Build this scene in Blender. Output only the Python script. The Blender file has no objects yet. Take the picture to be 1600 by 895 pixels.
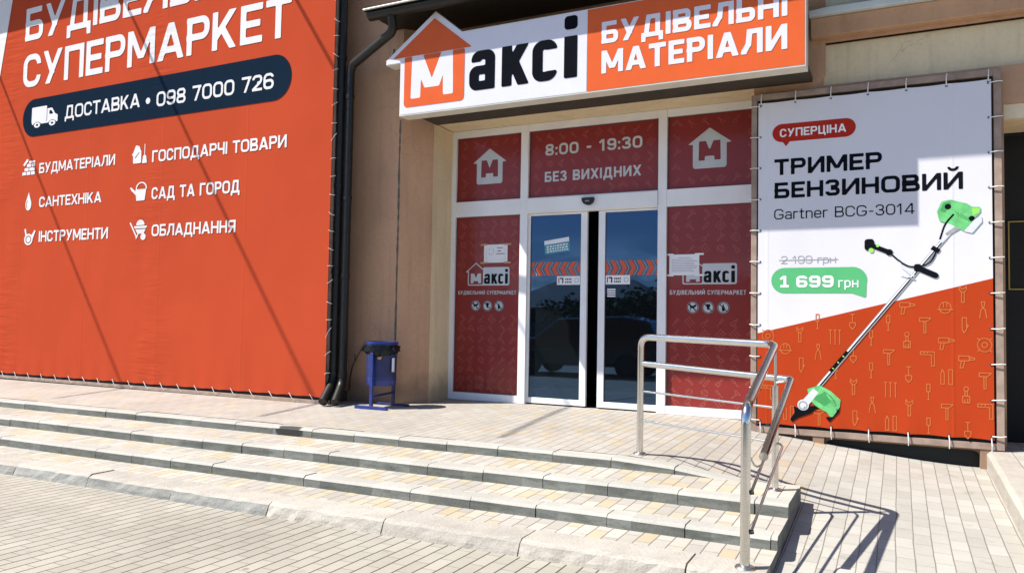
import bpy, bmesh, math, random
import numpy as np
from mathutils import Vector, Matrix

random.seed(7)
sc = bpy.context.scene
COL = sc.collection
R = math.radians

# ------------------------------------------------------------------ camera
cam_d = bpy.data.cameras.new('camera')
cam_d.sensor_width = 36.0
cam_d.lens = 27.0
cam_d.clip_start = 0.05
cam_d.clip_end = 2000
cam = bpy.data.objects.new('camera', cam_d)
COL.objects.link(cam)
_y, _p, _r = R(26.65), R(2.54), R(1.01)
_fw = Vector((-math.sin(_y), math.cos(_y), 0)); _rt = Vector((math.cos(_y), math.sin(_y), 0)); _up = Vector((0, 0, 1))
_f2 = _fw * math.cos(_p) + _up * math.sin(_p); _u2 = _up * math.cos(_p) - _fw * math.sin(_p)
_r3 = _rt * math.cos(_r) + _u2 * math.sin(_r); _u3 = _u2 * math.cos(_r) - _rt * math.sin(_r)
_m = Matrix((( _r3.x, _u3.x, -_f2.x, 0.0), (_r3.y, _u3.y, -_f2.y, -8.54), (_r3.z, _u3.z, -_f2.z, 1.0175), (0, 0, 0, 1)))
cam.matrix_world = _m
sc.camera = cam

# ------------------------------------------------------------------ light
TO_SUN = Vector((-0.64, -0.42, 1.0)).normalized()
SUN_EL = math.asin(TO_SUN.z)
SUN_AZ = math.atan2(TO_SUN.x, TO_SUN.y)
world = bpy.data.worlds.new('World'); sc.world = world; world.use_nodes = True
wt = world.node_tree; wt.nodes.clear()
def wn(t, **k):
    n = wt.nodes.new(t)
    for a, b in k.items(): setattr(n, a, b)
    return n
sky = wn('ShaderNodeTexSky', sky_type='NISHITA', sun_disc=False, sun_elevation=SUN_EL, sun_rotation=SUN_AZ, air_density=1.0, dust_density=0.6, ozone_density=2.5)
bg = wn('ShaderNodeBackground'); bg.inputs['Strength'].default_value = 0.074
out = wn('ShaderNodeOutputWorld')
tc = wn('ShaderNodeTexCoord'); mp = wn('ShaderNodeMapping'); mp.inputs['Scale'].default_value = (4.0, 4.0, 12.0)
nz = wn('ShaderNodeTexNoise'); nz.inputs['Scale'].default_value = 2.1; nz.inputs['Detail'].default_value = 7; nz.inputs['Roughness'].default_value = 0.58
cr = wn('ShaderNodeValToRGB'); cr.color_ramp.elements[0].position = 0.47; cr.color_ramp.elements[1].position = 0.57
sp = wn('ShaderNodeSeparateXYZ')
band = wn('ShaderNodeValToRGB')
e = band.color_ramp.elements
e[0].position = 0.0; e[0].color = (1, 1, 1, 1); e[1].position = 0.115; e[1].color = (0, 0, 0, 1); e.new(0.07).color = (1, 1, 1, 1)
mu = wn('ShaderNodeMath', operation='MULTIPLY')
mx = wn('ShaderNodeMixRGB'); mx.inputs['Color2'].default_value = (12.0, 12.0, 12.2, 1)
L = wt.links.new
L(tc.outputs['Generated'], mp.inputs['Vector']); L(mp.outputs['Vector'], nz.inputs['Vector']); L(nz.outputs['Fac'], cr.inputs['Fac'])
L(tc.outputs['Generated'], sp.inputs['Vector']); L(sp.outputs['Z'], band.inputs['Fac'])
L(cr.outputs['Color'], mu.inputs[0]); L(band.outputs['Color'], mu.inputs[1])
L(mu.outputs[0], mx.inputs['Fac']); L(sky.outputs['Color'], mx.inputs['Color1'])
tint = wn('ShaderNodeMixRGB', blend_type='MULTIPLY'); tint.inputs['Fac'].default_value = 1; tint.inputs['Color2'].default_value = (0.86, 0.99, 1.20, 1)
L(mx.outputs['Color'], tint.inputs['Color1']); L(tint.outputs['Color'], bg.inputs['Color']); L(bg.outputs['Background'], out.inputs['Surface'])

sun_d = bpy.data.lights.new('sun', 'SUN'); sun_d.energy = 5.0; sun_d.angle = R(0.53); sun_d.color = (1.0, 0.97, 0.91)
sun = bpy.data.objects.new('sun', sun_d); COL.objects.link(sun)
sun.rotation_euler = TO_SUN.to_track_quat('Z', 'Y').to_euler()
sun.location = (-12, -14, 20)
sc.view_settings.view_transform = 'Standard'; sc.view_settings.look = 'None'
sc.view_settings.gamma = 1.0; sc.view_settings.use_curve_mapping = False
sc.view_settings.exposure = 0.84

# ------------------------------------------------------------------ materials
def newmat(name):
    m = bpy.data.materials.new(name); m.use_nodes = True
    return m, m.node_tree, m.node_tree.nodes['Principled BSDF']
class NB:
    """tiny node builder"""
    def __init__(s, nt): s.nt = nt
    def n(s, t, **k):
        x = s.nt.nodes.new(t)
        for a, b in k.items(): setattr(x, a, b)
        return x
    def link(s, a, b): s.nt.links.new(a, b)
    def m(s, op, a, b=None, c=None):
        x = s.n('ShaderNodeMath', operation=op)
        for i, v in enumerate((a, b, c)):
            if v is None: continue
            if isinstance(v, (int, float)): x.inputs[i].default_value = v
            else: s.link(v, x.inputs[i])
        return x.outputs[0]
    def noise(s, vec, scale, detail=4, rough=0.55, out='Fac'):
        x = s.n('ShaderNodeTexNoise'); x.inputs['Scale'].default_value = scale
        x.inputs['Detail'].default_value = detail; x.inputs['Roughness'].default_value = rough
        s.link(vec, x.inputs['Vector']); return x.outputs[out]
    def ramp(s, fac, stops, interp='LINEAR'):
        x = s.n('ShaderNodeValToRGB'); cr = x.color_ramp; cr.interpolation = interp
        while len(cr.elements) > len(stops): cr.elements.remove(cr.elements[-1])
        while len(cr.elements) < len(stops): cr.elements.new(0.5)
        for e, (p, c) in zip(cr.elements, stops):
            e.position = p; e.color = (*c, 1) if len(c) == 3 else c
        s.link(fac, x.inputs['Fac']); return x.outputs['Color']
    def mix(s, fac, a, b, mode='MIX'):
        x = s.n('ShaderNodeMixRGB', blend_type=mode)
        for sock, v in ((x.inputs['Fac'], fac), (x.inputs['Color1'], a), (x.inputs['Color2'], b)):
            if isinstance(v, (int, float)): sock.default_value = v
            elif isinstance(v, tuple): sock.default_value = (*v, 1)
            else: s.link(v, sock)
        return x.outputs['Color']
    def bump(s, h, strength, dist, bsdf):
        x = s.n('ShaderNodeBump'); x.inputs['Strength'].default_value = strength; x.inputs['Distance'].default_value = dist
        s.link(h, x.inputs['Height']); s.link(x.outputs['Normal'], bsdf.inputs['Normal'])
    def pos(s, scale=(1, 1, 1), coord='pos'):
        g = s.n('ShaderNodeNewGeometry').outputs['Position'] if coord == 'pos' else s.n('ShaderNodeTexCoord').outputs['Object']
        mp = s.n('ShaderNodeMapping'); mp.inputs['Scale'].default_value = scale
        s.link(g, mp.inputs['Vector']); return mp.outputs['Vector']

def plain(name, c, rough=0.6, var=0.12, scale=6.0, metal=0.0, bump=0.0, bscale=60, spec=0.5, coat=0.0, stretch=(1, 1, 1)):
    m, nt, b = newmat(name); k = NB(nt)
    v = k.pos(stretch)
    n = k.noise(v, scale, 6)
    lo = tuple(x * (1 - var) for x in c); hi = tuple(min(1, x * (1 + var)) for x in c)
    col = k.ramp(n, [(0.3, lo), (0.7, hi)])
    k.link(col, b.inputs['Base Color'])
    b.inputs['Roughness'].default_value = rough; b.inputs['Metallic'].default_value = metal
    b.inputs['Specular IOR Level'].default_value = spec
    if coat: b.inputs['Coat Weight'].default_value = coat; b.inputs['Coat Roughness'].default_value = 0.03
    if bump: k.bump(k.noise(k.pos(), bscale, 5), bump, 0.01, b)
    return m

def pavers(name, stops, joint, wj_long, wj_cross, dirt=0.25, long=0.2, wide=0.1):
    m, nt, b = newmat(name); k = NB(nt)
    g = k.n('ShaderNodeNewGeometry').outputs['Position']
    # slight wobble so that joints are not ruler straight
    wob = k.noise(g, 1.7, 2, out='Color')
    wv = k.n('ShaderNodeVectorMath', operation='SCALE'); k.link(wob, wv.inputs[0]); wv.inputs['Scale'].default_value = 0.022
    av = k.n('ShaderNodeVectorMath', operation='ADD'); k.link(g, av.inputs[0]); k.link(wv.outputs[0], av.inputs[1])
    s = k.n('ShaderNodeSeparateXYZ'); k.link(av.outputs[0], s.inputs[0])
    rx = k.m('DIVIDE', s.outputs['X'], wide); row = k.m('FLOOR', rx); fx = k.m('FRACT', rx)
    wn0 = k.n('ShaderNodeTexWhiteNoise', noise_dimensions='1D'); k.link(row, wn0.inputs['W'])
    off = k.m('MULTIPLY', k.m('FLOORED_MODULO', row, 2.0), 0.5)
    ry = k.m('ADD', k.m('DIVIDE', s.outputs['Y'], long), k.m('ADD', off, k.m('MULTIPLY', wn0.outputs['Value'], 0.12)))
    col = k.m('FLOOR', ry); fy = k.m('FRACT', ry)
    cb = k.n('ShaderNodeCombineXYZ'); k.link(row, cb.inputs[0]); k.link(col, cb.inputs[1])
    wn1 = k.n('ShaderNodeTexWhiteNoise', noise_dimensions='2D'); k.link(cb.outputs[0], wn1.inputs['Vector'])
    base = k.ramp(wn1.outputs['Value'], stops)
    big = k.noise(g, 1.1, 6, 0.6)
    base = k.mix(dirt, base, k.ramp(big, [(0.3, (0.45, 0.44, 0.42)), (0.65, (1, 1, 1))]), 'MULTIPLY')
    spots = k.ramp(k.noise(g, 5.5, 3, 0.5), [(0.66, (0, 0, 0)), (0.72, (1, 1, 1))])
    base = k.mix(k.m('MULTIPLY', spots, 0.28), base, (0.16, 0.145, 0.12))
    gum = k.n('ShaderNodeTexVoronoi'); gum.inputs['Scale'].default_value = 1.6; k.link(g, gum.inputs['Vector'])
    gm = k.ramp(gum.outputs['Distance'], [(0.025, (1, 1, 1)), (0.04, (0, 0, 0))])
    base = k.mix(k.m('MULTIPLY', gm, 0.55), base, (0.09, 0.085, 0.075))
    fine = k.noise(g, 90, 4, 0.7)
    base = k.mix(0.35, base, k.ramp(fine, [(0.3, (0.6, 0.6, 0.6)), (0.7, (1, 1, 1))]), 'MULTIPLY')
    dx = k.m('MULTIPLY', k.m('MINIMUM', fx, k.m('SUBTRACT', 1.0, fx)), wide)
    dy = k.m('MULTIPLY', k.m('MINIMUM', fy, k.m('SUBTRACT', 1.0, fy)), long)
    jx = k.m('SUBTRACT', 1.0, k.m('MINIMUM', k.m('DIVIDE', dx, wj_long), 1.0))
    jy = k.m('SUBTRACT', 1.0, k.m('MINIMUM', k.m('DIVIDE', dy, wj_cross), 1.0))
    jn = k.noise(g, 3.0, 3)
    j = k.m('MAXIMUM', k.m('MULTIPLY', jx, k.m('ADD', 0.45, jn)), k.m('MULTIPLY', jy, 0.8))
    jm = k.m('MINIMUM', k.m('MULTIPLY', j, 1.6), 1.0)
    c = k.mix(jm, base, joint)
    k.link(c, b.inputs['Base Color']); b.inputs['Roughness'].default_value = 0.85
    h = k.m('ADD', k.m('SUBTRACT', 1.0, j), k.m('MULTIPLY', fine, 0.15))
    k.bump(h, 0.55, 0.006, b)
    return m

def concrete(name, c, stain, amount=0.6, block=0.5, offset=0.0, rough_bump=0.35, lump=25, vary=(0.72, 1.18)):
    m, nt, b = newmat(name); k = NB(nt)
    g = k.n('ShaderNodeNewGeometry').outputs['Position']
    s = k.n('ShaderNodeSeparateXYZ'); k.link(g, s.inputs[0])
    blk = k.m('FLOOR', k.m('DIVIDE', k.m('SUBTRACT', s.outputs['X'], offset), block))
    wn = k.n('ShaderNodeTexWhiteNoise', noise_dimensions='1D'); k.link(k.m('ADD', blk, k.m('FLOOR', k.m('MULTIPLY', s.outputs['Y'], 2.2))), wn.inputs['W'])
    tone = k.ramp(wn.outputs['Value'], [(0, tuple(x * vary[0] for x in c)), (1, tuple(x * vary[1] for x in c))])
    v = k.pos((1.6, 1.6, 7))
    n1 = k.noise(v, 2.6, 8, 0.65)
    mask = k.ramp(n1, [(0.42, (0, 0, 0)), (0.68, (1, 1, 1))])
    col = k.mix(k.m('MULTIPLY', mask, amount), tone, stain)
    n2 = k.noise(g, 70, 5, 0.7)
    col = k.mix(0.4, col, k.ramp(n2, [(0.3, (0.55, 0.55, 0.55)), (0.65, (1.05, 1.05, 1.05))]), 'MULTIPLY')
    k.link(col, b.inputs['Base Color']); b.inputs['Roughness'].default_value = 0.9
    k.bump(k.noise(g, lump, 8, 0.7), rough_bump, 0.012, b)
    return m

M = {}
M['pave_top'] = pavers('platform_pavers', [(0, (0.38, 0.336, 0.285)), (0.5, (0.405, 0.368, 0.315)), (0.8, (0.425, 0.39, 0.34)), (0.95, (0.43, 0.36, 0.26)), (1, (0.425, 0.34, 0.23))], (0.17, 0.14, 0.115), 0.005, 0.004, 0.3)
M['pave_step'] = pavers('tread_pavers', [(0, (0.38, 0.34, 0.29)), (0.45, (0.47, 0.43, 0.37)), (0.6, (0.50, 0.45, 0.38)), (0.72, (0.47, 0.41, 0.30)), (1, (0.46, 0.37, 0.24))], (0.15, 0.13, 0.105), 0.005, 0.004, 0.3)
M['pave_ramp'] = pavers('ramp_pavers', [(0, (0.385, 0.36, 0.31)), (0.5, (0.42, 0.395, 0.345)), (1, (0.465, 0.435, 0.38))], (0.19, 0.17, 0.14), 0.0045, 0.0035, 0.35)
M['pave_plaza'] = pavers('plaza_pavers', [(0, (0.345, 0.315, 0.255)), (0.5, (0.365, 0.335, 0.272)), (1, (0.395, 0.36, 0.295))], (0.05, 0.042, 0.032), 0.0075, 0.0025, 0.4)
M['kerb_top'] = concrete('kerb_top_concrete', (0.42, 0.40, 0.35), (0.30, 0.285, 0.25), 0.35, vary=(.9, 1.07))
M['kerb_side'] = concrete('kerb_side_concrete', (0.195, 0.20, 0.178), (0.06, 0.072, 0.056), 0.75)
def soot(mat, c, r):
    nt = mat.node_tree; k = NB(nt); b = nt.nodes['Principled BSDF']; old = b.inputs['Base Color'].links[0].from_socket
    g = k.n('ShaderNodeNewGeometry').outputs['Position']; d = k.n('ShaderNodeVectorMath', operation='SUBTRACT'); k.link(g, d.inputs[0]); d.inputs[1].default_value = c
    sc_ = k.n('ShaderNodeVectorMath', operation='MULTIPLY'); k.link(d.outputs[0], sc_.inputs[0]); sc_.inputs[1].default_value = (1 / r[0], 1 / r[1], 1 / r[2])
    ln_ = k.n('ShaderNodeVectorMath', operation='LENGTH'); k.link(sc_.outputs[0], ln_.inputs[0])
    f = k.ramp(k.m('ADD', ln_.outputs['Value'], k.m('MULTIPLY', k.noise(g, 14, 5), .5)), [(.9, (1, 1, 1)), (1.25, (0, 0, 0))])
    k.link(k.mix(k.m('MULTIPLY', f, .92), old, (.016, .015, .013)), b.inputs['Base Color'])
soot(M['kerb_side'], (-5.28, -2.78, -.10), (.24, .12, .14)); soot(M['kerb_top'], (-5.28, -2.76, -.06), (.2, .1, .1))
M['kerb_front'] = concrete('old_kerb_concrete', (0.44, 0.40, 0.34), (0.27, 0.24, 0.20), 0.5, 1.0, -1.03, .7, 45, vary=(.92, 1.06))
M['kerb_grey'] = concrete('grey_kerb_concrete', (0.25, 0.25, 0.23), (0.42, 0.39, 0.33), 0.55, 1.0, -1.03, .7, 45, vary=(.85, 1.1))
M['street'] = plain('street_asphalt', (0.055, 0.055, 0.058), 0.9, 0.3, 3, bump=0.3)
M['ground'] = plain('dry_ground', (0.16, 0.14, 0.10), 0.95, 0.3, 0.6)

def stucco(name, c, var=0.18):
    m, nt, b = newmat(name); k = NB(nt)
    g = k.n('ShaderNodeNewGeometry').outputs['Position']
    n = k.noise(k.pos((1, 1, 0.5)), 1.6, 8, 0.62)
    col = k.ramp(n, [(0.28, tuple(x * (1 - var) for x in c)), (0.5, c), (0.75, tuple(x * (1 + var * 0.7) for x in c))])
    n2 = k.noise(g, 24, 5, 0.6)
    col = k.mix(0.3, col, k.ramp(n2, [(0.25, (0.7, 0.68, 0.66)), (0.6, (1, 1, 1))]), 'MULTIPLY')
    # dirt splashed low on the wall: a stain with its own ragged edge
    s = k.n('ShaderNodeSeparateXYZ'); k.link(g, s.inputs[0])
    low = k.m('SUBTRACT', k.m('ADD', 0.22, k.m('MULTIPLY', k.noise(g, 5, 6), 0.35)), s.outputs['Z'])
    lm = k.m('MINIMUM', k.m('MAXIMUM', k.m('MULTIPLY', low, 2.2), 0.0), 0.55)
    col = k.mix(lm, col, (0.10, 0.085, 0.065))
    k.link(col, b.inputs['Base Color']); b.inputs['Roughness'].default_value = 0.92
    st = k.ramp(k.noise(k.pos((7, 7, 0.5)), 1.4, 5, .6), [(0.52, (1, 1, 1)), (0.72, (.72, .70, .68))])
    hl = k.n('ShaderNodeTexVoronoi', feature='DISTANCE_TO_EDGE'); hl.inputs['Scale'].default_value = 1.3
    wv = k.n('ShaderNodeVectorMath', operation='ADD'); k.link(g, wv.inputs[0]); nn = k.n('ShaderNodeVectorMath', operation='SCALE'); k.link(k.noise(g, 6, 4, out='Color'), nn.inputs[0]); nn.inputs['Scale'].default_value = .25; k.link(nn.outputs[0], wv.inputs[1]); k.link(wv.outputs[0], hl.inputs['Vector'])
    hm = k.mix(k.ramp(k.noise(g, .9, 2), [(.52, (0, 0, 0)), (.6, (1, 1, 1))]), (1, 1, 1), k.ramp(hl.outputs['Distance'], [(0.0, (.66, .63, .6)), (0.005, (1, 1, 1))]))
    fin = k.mix(.8, k.mix(.45, col, st, 'MULTIPLY'), hm, 'MULTIPLY')
    k.link(fin, b.inputs['Base Color'])
    k.bump(k.noise(g, 130, 5, 0.6), 0.4, 0.006, b)
    return m
M['brown'] = stucco('brown_plaster', (0.52, 0.305, 0.178))
M['cream'] = stucco('cream_plaster', (0.76, 0.63, 0.41), 0.10)
M['cream_pale'] = stucco('pale_cream_plaster', (0.80, 0.77, 0.60), 0.06)
M['ledge'] = plain('zinc_ledge', (0.60, 0.64, 0.63), 0.5, 0.10, 5)
M['crack'] = plain('filler_seam', (0.13, 0.105, 0.08), 0.95, 0.3, 12)
M['black'] = plain('matt_black', (0.008, 0.009, 0.008), 0.8, 0.2)
M['yellow'] = plain('brass_trim', (0.42, 0.30, 0.05), 0.5, 0.1)
M['white_alu'] = plain('white_aluminium', (0.80, 0.80, 0.81), 0.35, 0.05, 3)
M['grey_alu'] = plain('grey_gasket', (0.08, 0.085, 0.085), 0.6, 0.1)
M['gutter'] = plain('dark_brown_sheet_metal', (0.014, 0.013, 0.010), 0.42, 0.25, 8, spec=0.35)
M['frame_wood'] = plain('brown_primed_steel', (0.30, 0.215, 0.165), 0.7, 0.25, 9, stretch=(1, 1, 1))
M['frame_dark'] = plain('dark_frame', (0.045, 0.036, 0.026), 0.8, 0.2)
M['tie'] = plain('white_cord', (0.72, 0.70, 0.66), 0.7, 0.1)
M['eyelet'] = plain('metal_eyelet', (0.03, 0.035, 0.05), 0.4, 0.1)
M['blue'] = plain('blue_enamel', (0.010, 0.026, 0.18), 0.4, 0.3, 9, spec=0.6)
M['blue_dark'] = plain('dark_blue_enamel', (0.009, 0.018, 0.10), 0.45, 0.3, 9)
M['steel'] = plain('brushed_stainless_steel', (0.62, 0.61, 0.58), 0.17, 0.06, 8, metal=1.0, stretch=(1, 1, 6))
M['steel_dull'] = plain('dull_stainless_steel', (0.50, 0.485, 0.45), 0.33, 0.1, 8, metal=1.0)
M['bag'] = plain('black_plastic_film', (0.005, 0.006, 0.005), 0.25, 0.3, 14, spec=0.3)
M['stem'] = plain('dry_stem', (0.035, 0.028, 0.018), 0.9, 0.3)
M['rubber'] = plain('cable_sheath', (0.012, 0.012, 0.012), 0.6, 0.1)
M['paper'] = plain('white_paper', (0.78, 0.78, 0.80), 0.8, 0.05)
M['ink'] = plain('grey_ink', (0.25, 0.26, 0.32), 0.8, 0.05)
M['tape'] = plain('brown_tape', (0.55, 0.26, 0.12), 0.4, 0.1)
M['navy'] = plain('navy_print', (0.010, 0.022, 0.042), 0.6, 0.06, spec=0.0)
M['black_print'] = plain('black_print', (0.008, 0.009, 0.012), 0.6, 0.06, spec=0.0)
M['white_print'] = plain('white_print', (0.80, 0.79, 0.80), 0.6, 0.03, spec=0.0)

def vinyl(name, c, rough=0.6, folds=0.3, seed=0.0):
    """pvc banner cloth: soft creases where the sheet is pulled and was folded"""
    m, nt, b = newmat(name); k = NB(nt)
    g = k.n('ShaderNodeNewGeometry').outputs['Position']
    n = k.noise(k.pos((0.5, 1, 0.5)), 1.2, 4)
    col = k.ramp(n, [(0.3, tuple(x * 0.95 for x in c)), (0.7, tuple(min(1, x * 1.04) for x in c))])
    k.link(col, b.inputs['Base Color']); b.inputs['Roughness'].default_value = rough
    b.inputs['Specular IOR Level'].default_value = 0.0
    s = k.n('ShaderNodeSeparateXYZ'); k.link(g, s.inputs[0])
    # creases: stretched noise rotated, only in patches
    mp = k.n('ShaderNodeMapping'); mp.inputs['Rotation'].default_value = (0, R(28), 0); mp.inputs['Scale'].default_value = (1.1, 1, 8.0)
    k.link(g, mp.inputs['Vector'])
    cre = k.noise(mp.outputs['Vector'], 1.6, 3, 0.5)
    g1 = [k.m('POWER', 2.718, k.m('MULTIPLY', k.m('POWER', k.m('DIVIDE', k.m('SUBTRACT', s.outputs['X'], xc), .42), 2.0), -1.0)) for xc in (-12.75, -9.35)]
    patch = k.m('MULTIPLY', k.m('ADD', g1[0], g1[1]), k.ramp(k.noise(k.pos((1.0, 1, 0.8)), 1.1, 2), [(0.40, (.1, .1, .1)), (0.6, (1, 1, 1))]))
    soft = k.noise(k.pos((0.8, 1, 0.45)), 0.9, 2)
    seam = k.m('FRACT', k.m('DIVIDE', k.m('ADD', s.outputs['X'], 0.35), 1.6))
    sm = k.m('MULTIPLY', k.m('SUBTRACT', 1.0, k.m('MINIMUM', k.m('MULTIPLY', k.m('ABSOLUTE', k.m('SUBTRACT', seam, 0.5)), 90.0), 1.0)), 0.10)
    edge = k.m('POWER', 2.718, k.m('DIVIDE', k.m('SUBTRACT', s.outputs['Z'], .06), -.16))
    rip = k.m('MULTIPLY', k.m('SINE', k.m('MULTIPLY', s.outputs['X'], 19.04)), k.m('MULTIPLY', edge, 0.22 if name != 'x' else 0))
    h = k.m('ADD', k.m('ADD', k.m('ADD', k.m('MULTIPLY', k.m('MULTIPLY', cre, patch), 0.9), k.m('MULTIPLY', soft, 2.6)), sm), rip)
    k.bump(h, folds, 0.05, b)
    return m
M['banner_red'] = vinyl('red_banner_vinyl', (0.45, 0.066, 0.028))
M['banner_white'] = vinyl('white_banner_vinyl', (0.68, 0.66, 0.65))
M['banner_navy'] = vinyl('navy_banner_vinyl', (0.010, 0.020, 0.036))
M['poster_white'] = vinyl('white_poster_vinyl', (0.67, 0.65, 0.68), 0.5, 0.34)
M['poster_orange'] = vinyl('orange_poster_vinyl', (0.42, 0.050, 0.014), 0.5, 0.34)
M['icon_line'] = plain('pale_orange_print', (0.50, 0.135, 0.042), 0.6, 0.05, spec=0.0)
M['dark_red_print'] = plain('dark_red_print', (0.42, 0.030, 0.020), 0.6, 0.05, spec=0.0)
M['green_print'] = plain('green_print', (0.10, 0.42, 0.17), 0.6, 0.05, spec=0.0)
M['light_green'] = plain('light_green_print', (0.15, 0.50, 0.18), 0.6, 0.22, 14, spec=0.0)
M['lime'] = plain('lime_print', (0.33, 0.72, 0.12), 0.6, 0.1, spec=0.0)
M['mid_green'] = plain('shaded_green_print', (0.07, 0.32, 0.10), 0.6, 0.1, spec=0.0)
M['grey_print'] = plain('grey_print', (0.32, 0.33, 0.34), 0.6, 0.15, 30, spec=0.0)
M['pale_grey_print'] = plain('pale_grey_print', (0.62, 0.64, 0.66), 0.6, 0.08, spec=0.0)
M['orange_acryl'] = plain('orange_acrylic', (0.64, 0.112, 0.032), 0.3, 0.04, spec=0.08)
M['red_acryl'] = plain('red_acrylic', (0.62, 0.062, 0.026), 0.3, 0.04, spec=0.08)
M['white_acryl'] = plain('white_acrylic', (0.66, 0.65, 0.71), 0.3, 0.02, spec=0.08)
M['sign_edge'] = plain('sign_edge_metal', (0.66, 0.64, 0.56), 0.5, 0.08)
M['film_red'] = plain('red_window_film', (0.225, 0.022, 0.018), 0.4, 0.06, 3, spec=0.3, coat=0.25)
M['film_light'] = plain('pale_red_window_film', (0.34, 0.075, 0.06), 0.4, 0.06, 3, spec=0.3, coat=0.25)
M['film_white'] = plain('grey_white_window_film', (0.50, 0.53, 0.55), 0.35, 0.08, 8, coat=0.3)
M['film_grey'] = plain('grey_window_film', (0.22, 0.24, 0.25), 0.4, 0.08, 8)
M['film_orange'] = plain('orange_window_film', (0.62, 0.085, 0.020), 0.4, 0.06, 8)
M['leaflet_blue'] = plain('turquoise_print', (0.05, 0.28, 0.36), 0.5, 0.2, 30)
M['logo_black'] = plain('black_film', (0.012, 0.016, 0.018), 0.6, 0.1, spec=0.0)

def glass():
    m, nt, b = newmat('dark_window_glass'); k = NB(nt)
    b.inputs['Base Color'].default_value = (0.006, 0.008, 0.009, 1); b.inputs['Roughness'].default_value = 0.015
    b.inputs['IOR'].default_value = 2.1; b.inputs['Specular Tint'].default_value = (0.30, 0.56, 1.0, 1)
    k.bump(k.noise(k.pos(), 1.1, 2), 0.02, 0.02, b)
    return m
M['glass'] = glass()

# ------------------------------------------------------------------ mesh helpers
class MB:
    def __init__(s): s.v = []; s.f = []; s.mi = []; s.mats = []
    def mid(s, m):
        if m not in s.mats: s.mats.append(m)
        return s.mats.index(m)
    def poly(s, pts, m):
        i = len(s.v); s.v.extend([tuple(p) for p in pts]); s.f.append(list(range(i, i + len(pts)))); s.mi.append(s.mid(m))
    def shell(s, verts, faces, m):
        i = len(s.v); s.v.extend([tuple(p) for p in verts]); k = s.mid(m)
        for f in faces: s.f.append([i + a for a in f]); s.mi.append(k)
    def box(s, x0, x1, y0, y1, z0, z1, m):
        P = [(x0, y0, z0), (x1, y0, z0), (x1, y1, z0), (x0, y1, z0), (x0, y0, z1), (x1, y0, z1), (x1, y1, z1), (x0, y1, z1)]
        s.shell(P, [(0, 3, 2, 1), (4, 5, 6, 7), (0, 1, 5, 4), (1, 2, 6, 5), (2, 3, 7, 6), (3, 0, 4, 7)], m)
    def prism(s, prof, y0, y1, m):
        """outline in x,z (ccw seen from -y) given a thickness in y"""
        n = len(prof)
        V = [(x, y0, z) for x, z in prof] + [(x, y1, z) for x, z in prof]
        F = [list(range(n)), [2 * n - 1 - i for i in range(n)]] + [(i, n + i, n + (i + 1) % n, (i + 1) % n) for i in range(n)]
        s.shell(V, F, m)
    def tube(s, path, r, m, seg=12, caps=True, r2=None):
        P = [Vector(p) for p in path]; n = len(P); V = []; F = []
        up = None
        for i, p in enumerate(P):
            t = (P[min(i + 1, n - 1)] - P[max(i - 1, 0)]).normalized()
            if up is None:
                a = Vector((0, 0, 1)) if abs(t.z) < 0.9 else Vector((1, 0, 0))
                up = (a - t * a.dot(t)).normalized()
            else: up = (up - t * up.dot(t)).normalized()
            sd = t.cross(up); rr = r if r2 is None else r + (r2 - r) * i / (n - 1)
            sc_ = 1.0
            if 0 < i < n - 1:
                c = (P[i] - P[i - 1]).normalized().dot((P[i + 1] - P[i]).normalized()); sc_ = 1 / max(0.5, math.sqrt((1 + c) / 2))
            for k in range(seg):
                a = 2 * math.pi * k / seg; V.append(p + (up * math.cos(a) + sd * math.sin(a)) * rr * (sc_ if 0 < i < n - 1 else 1))
        for i in range(n - 1):
            for k in range(seg):
                a = i * seg + k; b = i * seg + (k + 1) % seg; F.append((a, a + seg, b + seg, b))
        if caps: F.append(tuple(range(seg))); F.append(tuple((n - 1) * seg + k for k in reversed(range(seg))))
        s.shell(V, F, m)
    def lathe(s, cx, cy, prof, m, seg=28):
        V = []; F = []; n = len(prof)
        for r, z in prof:
            for k in range(seg):
                a = 2 * math.pi * k / seg; V.append((cx + r * math.cos(a), cy + r * math.sin(a), z))
        for i in range(n - 1):
            for k in range(seg):
                a = i * seg + k; b = i * seg + (k + 1) % seg; F.append((a, b, b + seg, a + seg))
        s.shell(V, F, m)
    def build(s, name, parent=None, bevel=0.0, smooth=False, bseg=2):
        me = bpy.data.meshes.new(name); me.from_pydata(s.v, [], s.f)
        for k in s.mats: me.materials.append(M[k] if isinstance(k, str) else k)
        me.polygons.foreach_set('material_index', s.mi)
        if smooth: me.polygons.foreach_set('use_smooth', [True] * len(me.polygons))
        me.update()
        o = bpy.data.objects.new(name, me); COL.objects.link(o)
        if parent is not None:
            o.parent = parent; o.matrix_parent_inverse = parent_inv(parent)
        if bevel:
            b = o.modifiers.new('bevel', 'BEVEL'); b.width = bevel; b.segments = bseg; b.limit_method = 'ANGLE'; b.angle_limit = R(40)
        if smooth and hasattr(me, 'set_sharp_from_angle'): me.set_sharp_from_angle(angle=R(40))
        return o
def parent_inv(p):
    q = p; t = Vector((0, 0, 0))
    while q is not None:
        if q.type == 'EMPTY': t += q.location
        q = q.parent
    return Matrix.Translation(-t) if p.type == 'EMPTY' else Matrix.Identity(4)
def tag(o, label=None, cat=None, group=None, kind=None):
    for k, v in (('label', label), ('category', cat), ('group', group), ('kind', kind)):
        if v: o[k] = v
    return o
def thing(name, label, cat, loc=(0, 0, 0), group=None):
    o = bpy.data.objects.new(name, None); o.location = loc; o.empty_display_size = 0.1; COL.objects.link(o)
    return tag(o, label, cat, group)
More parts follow.
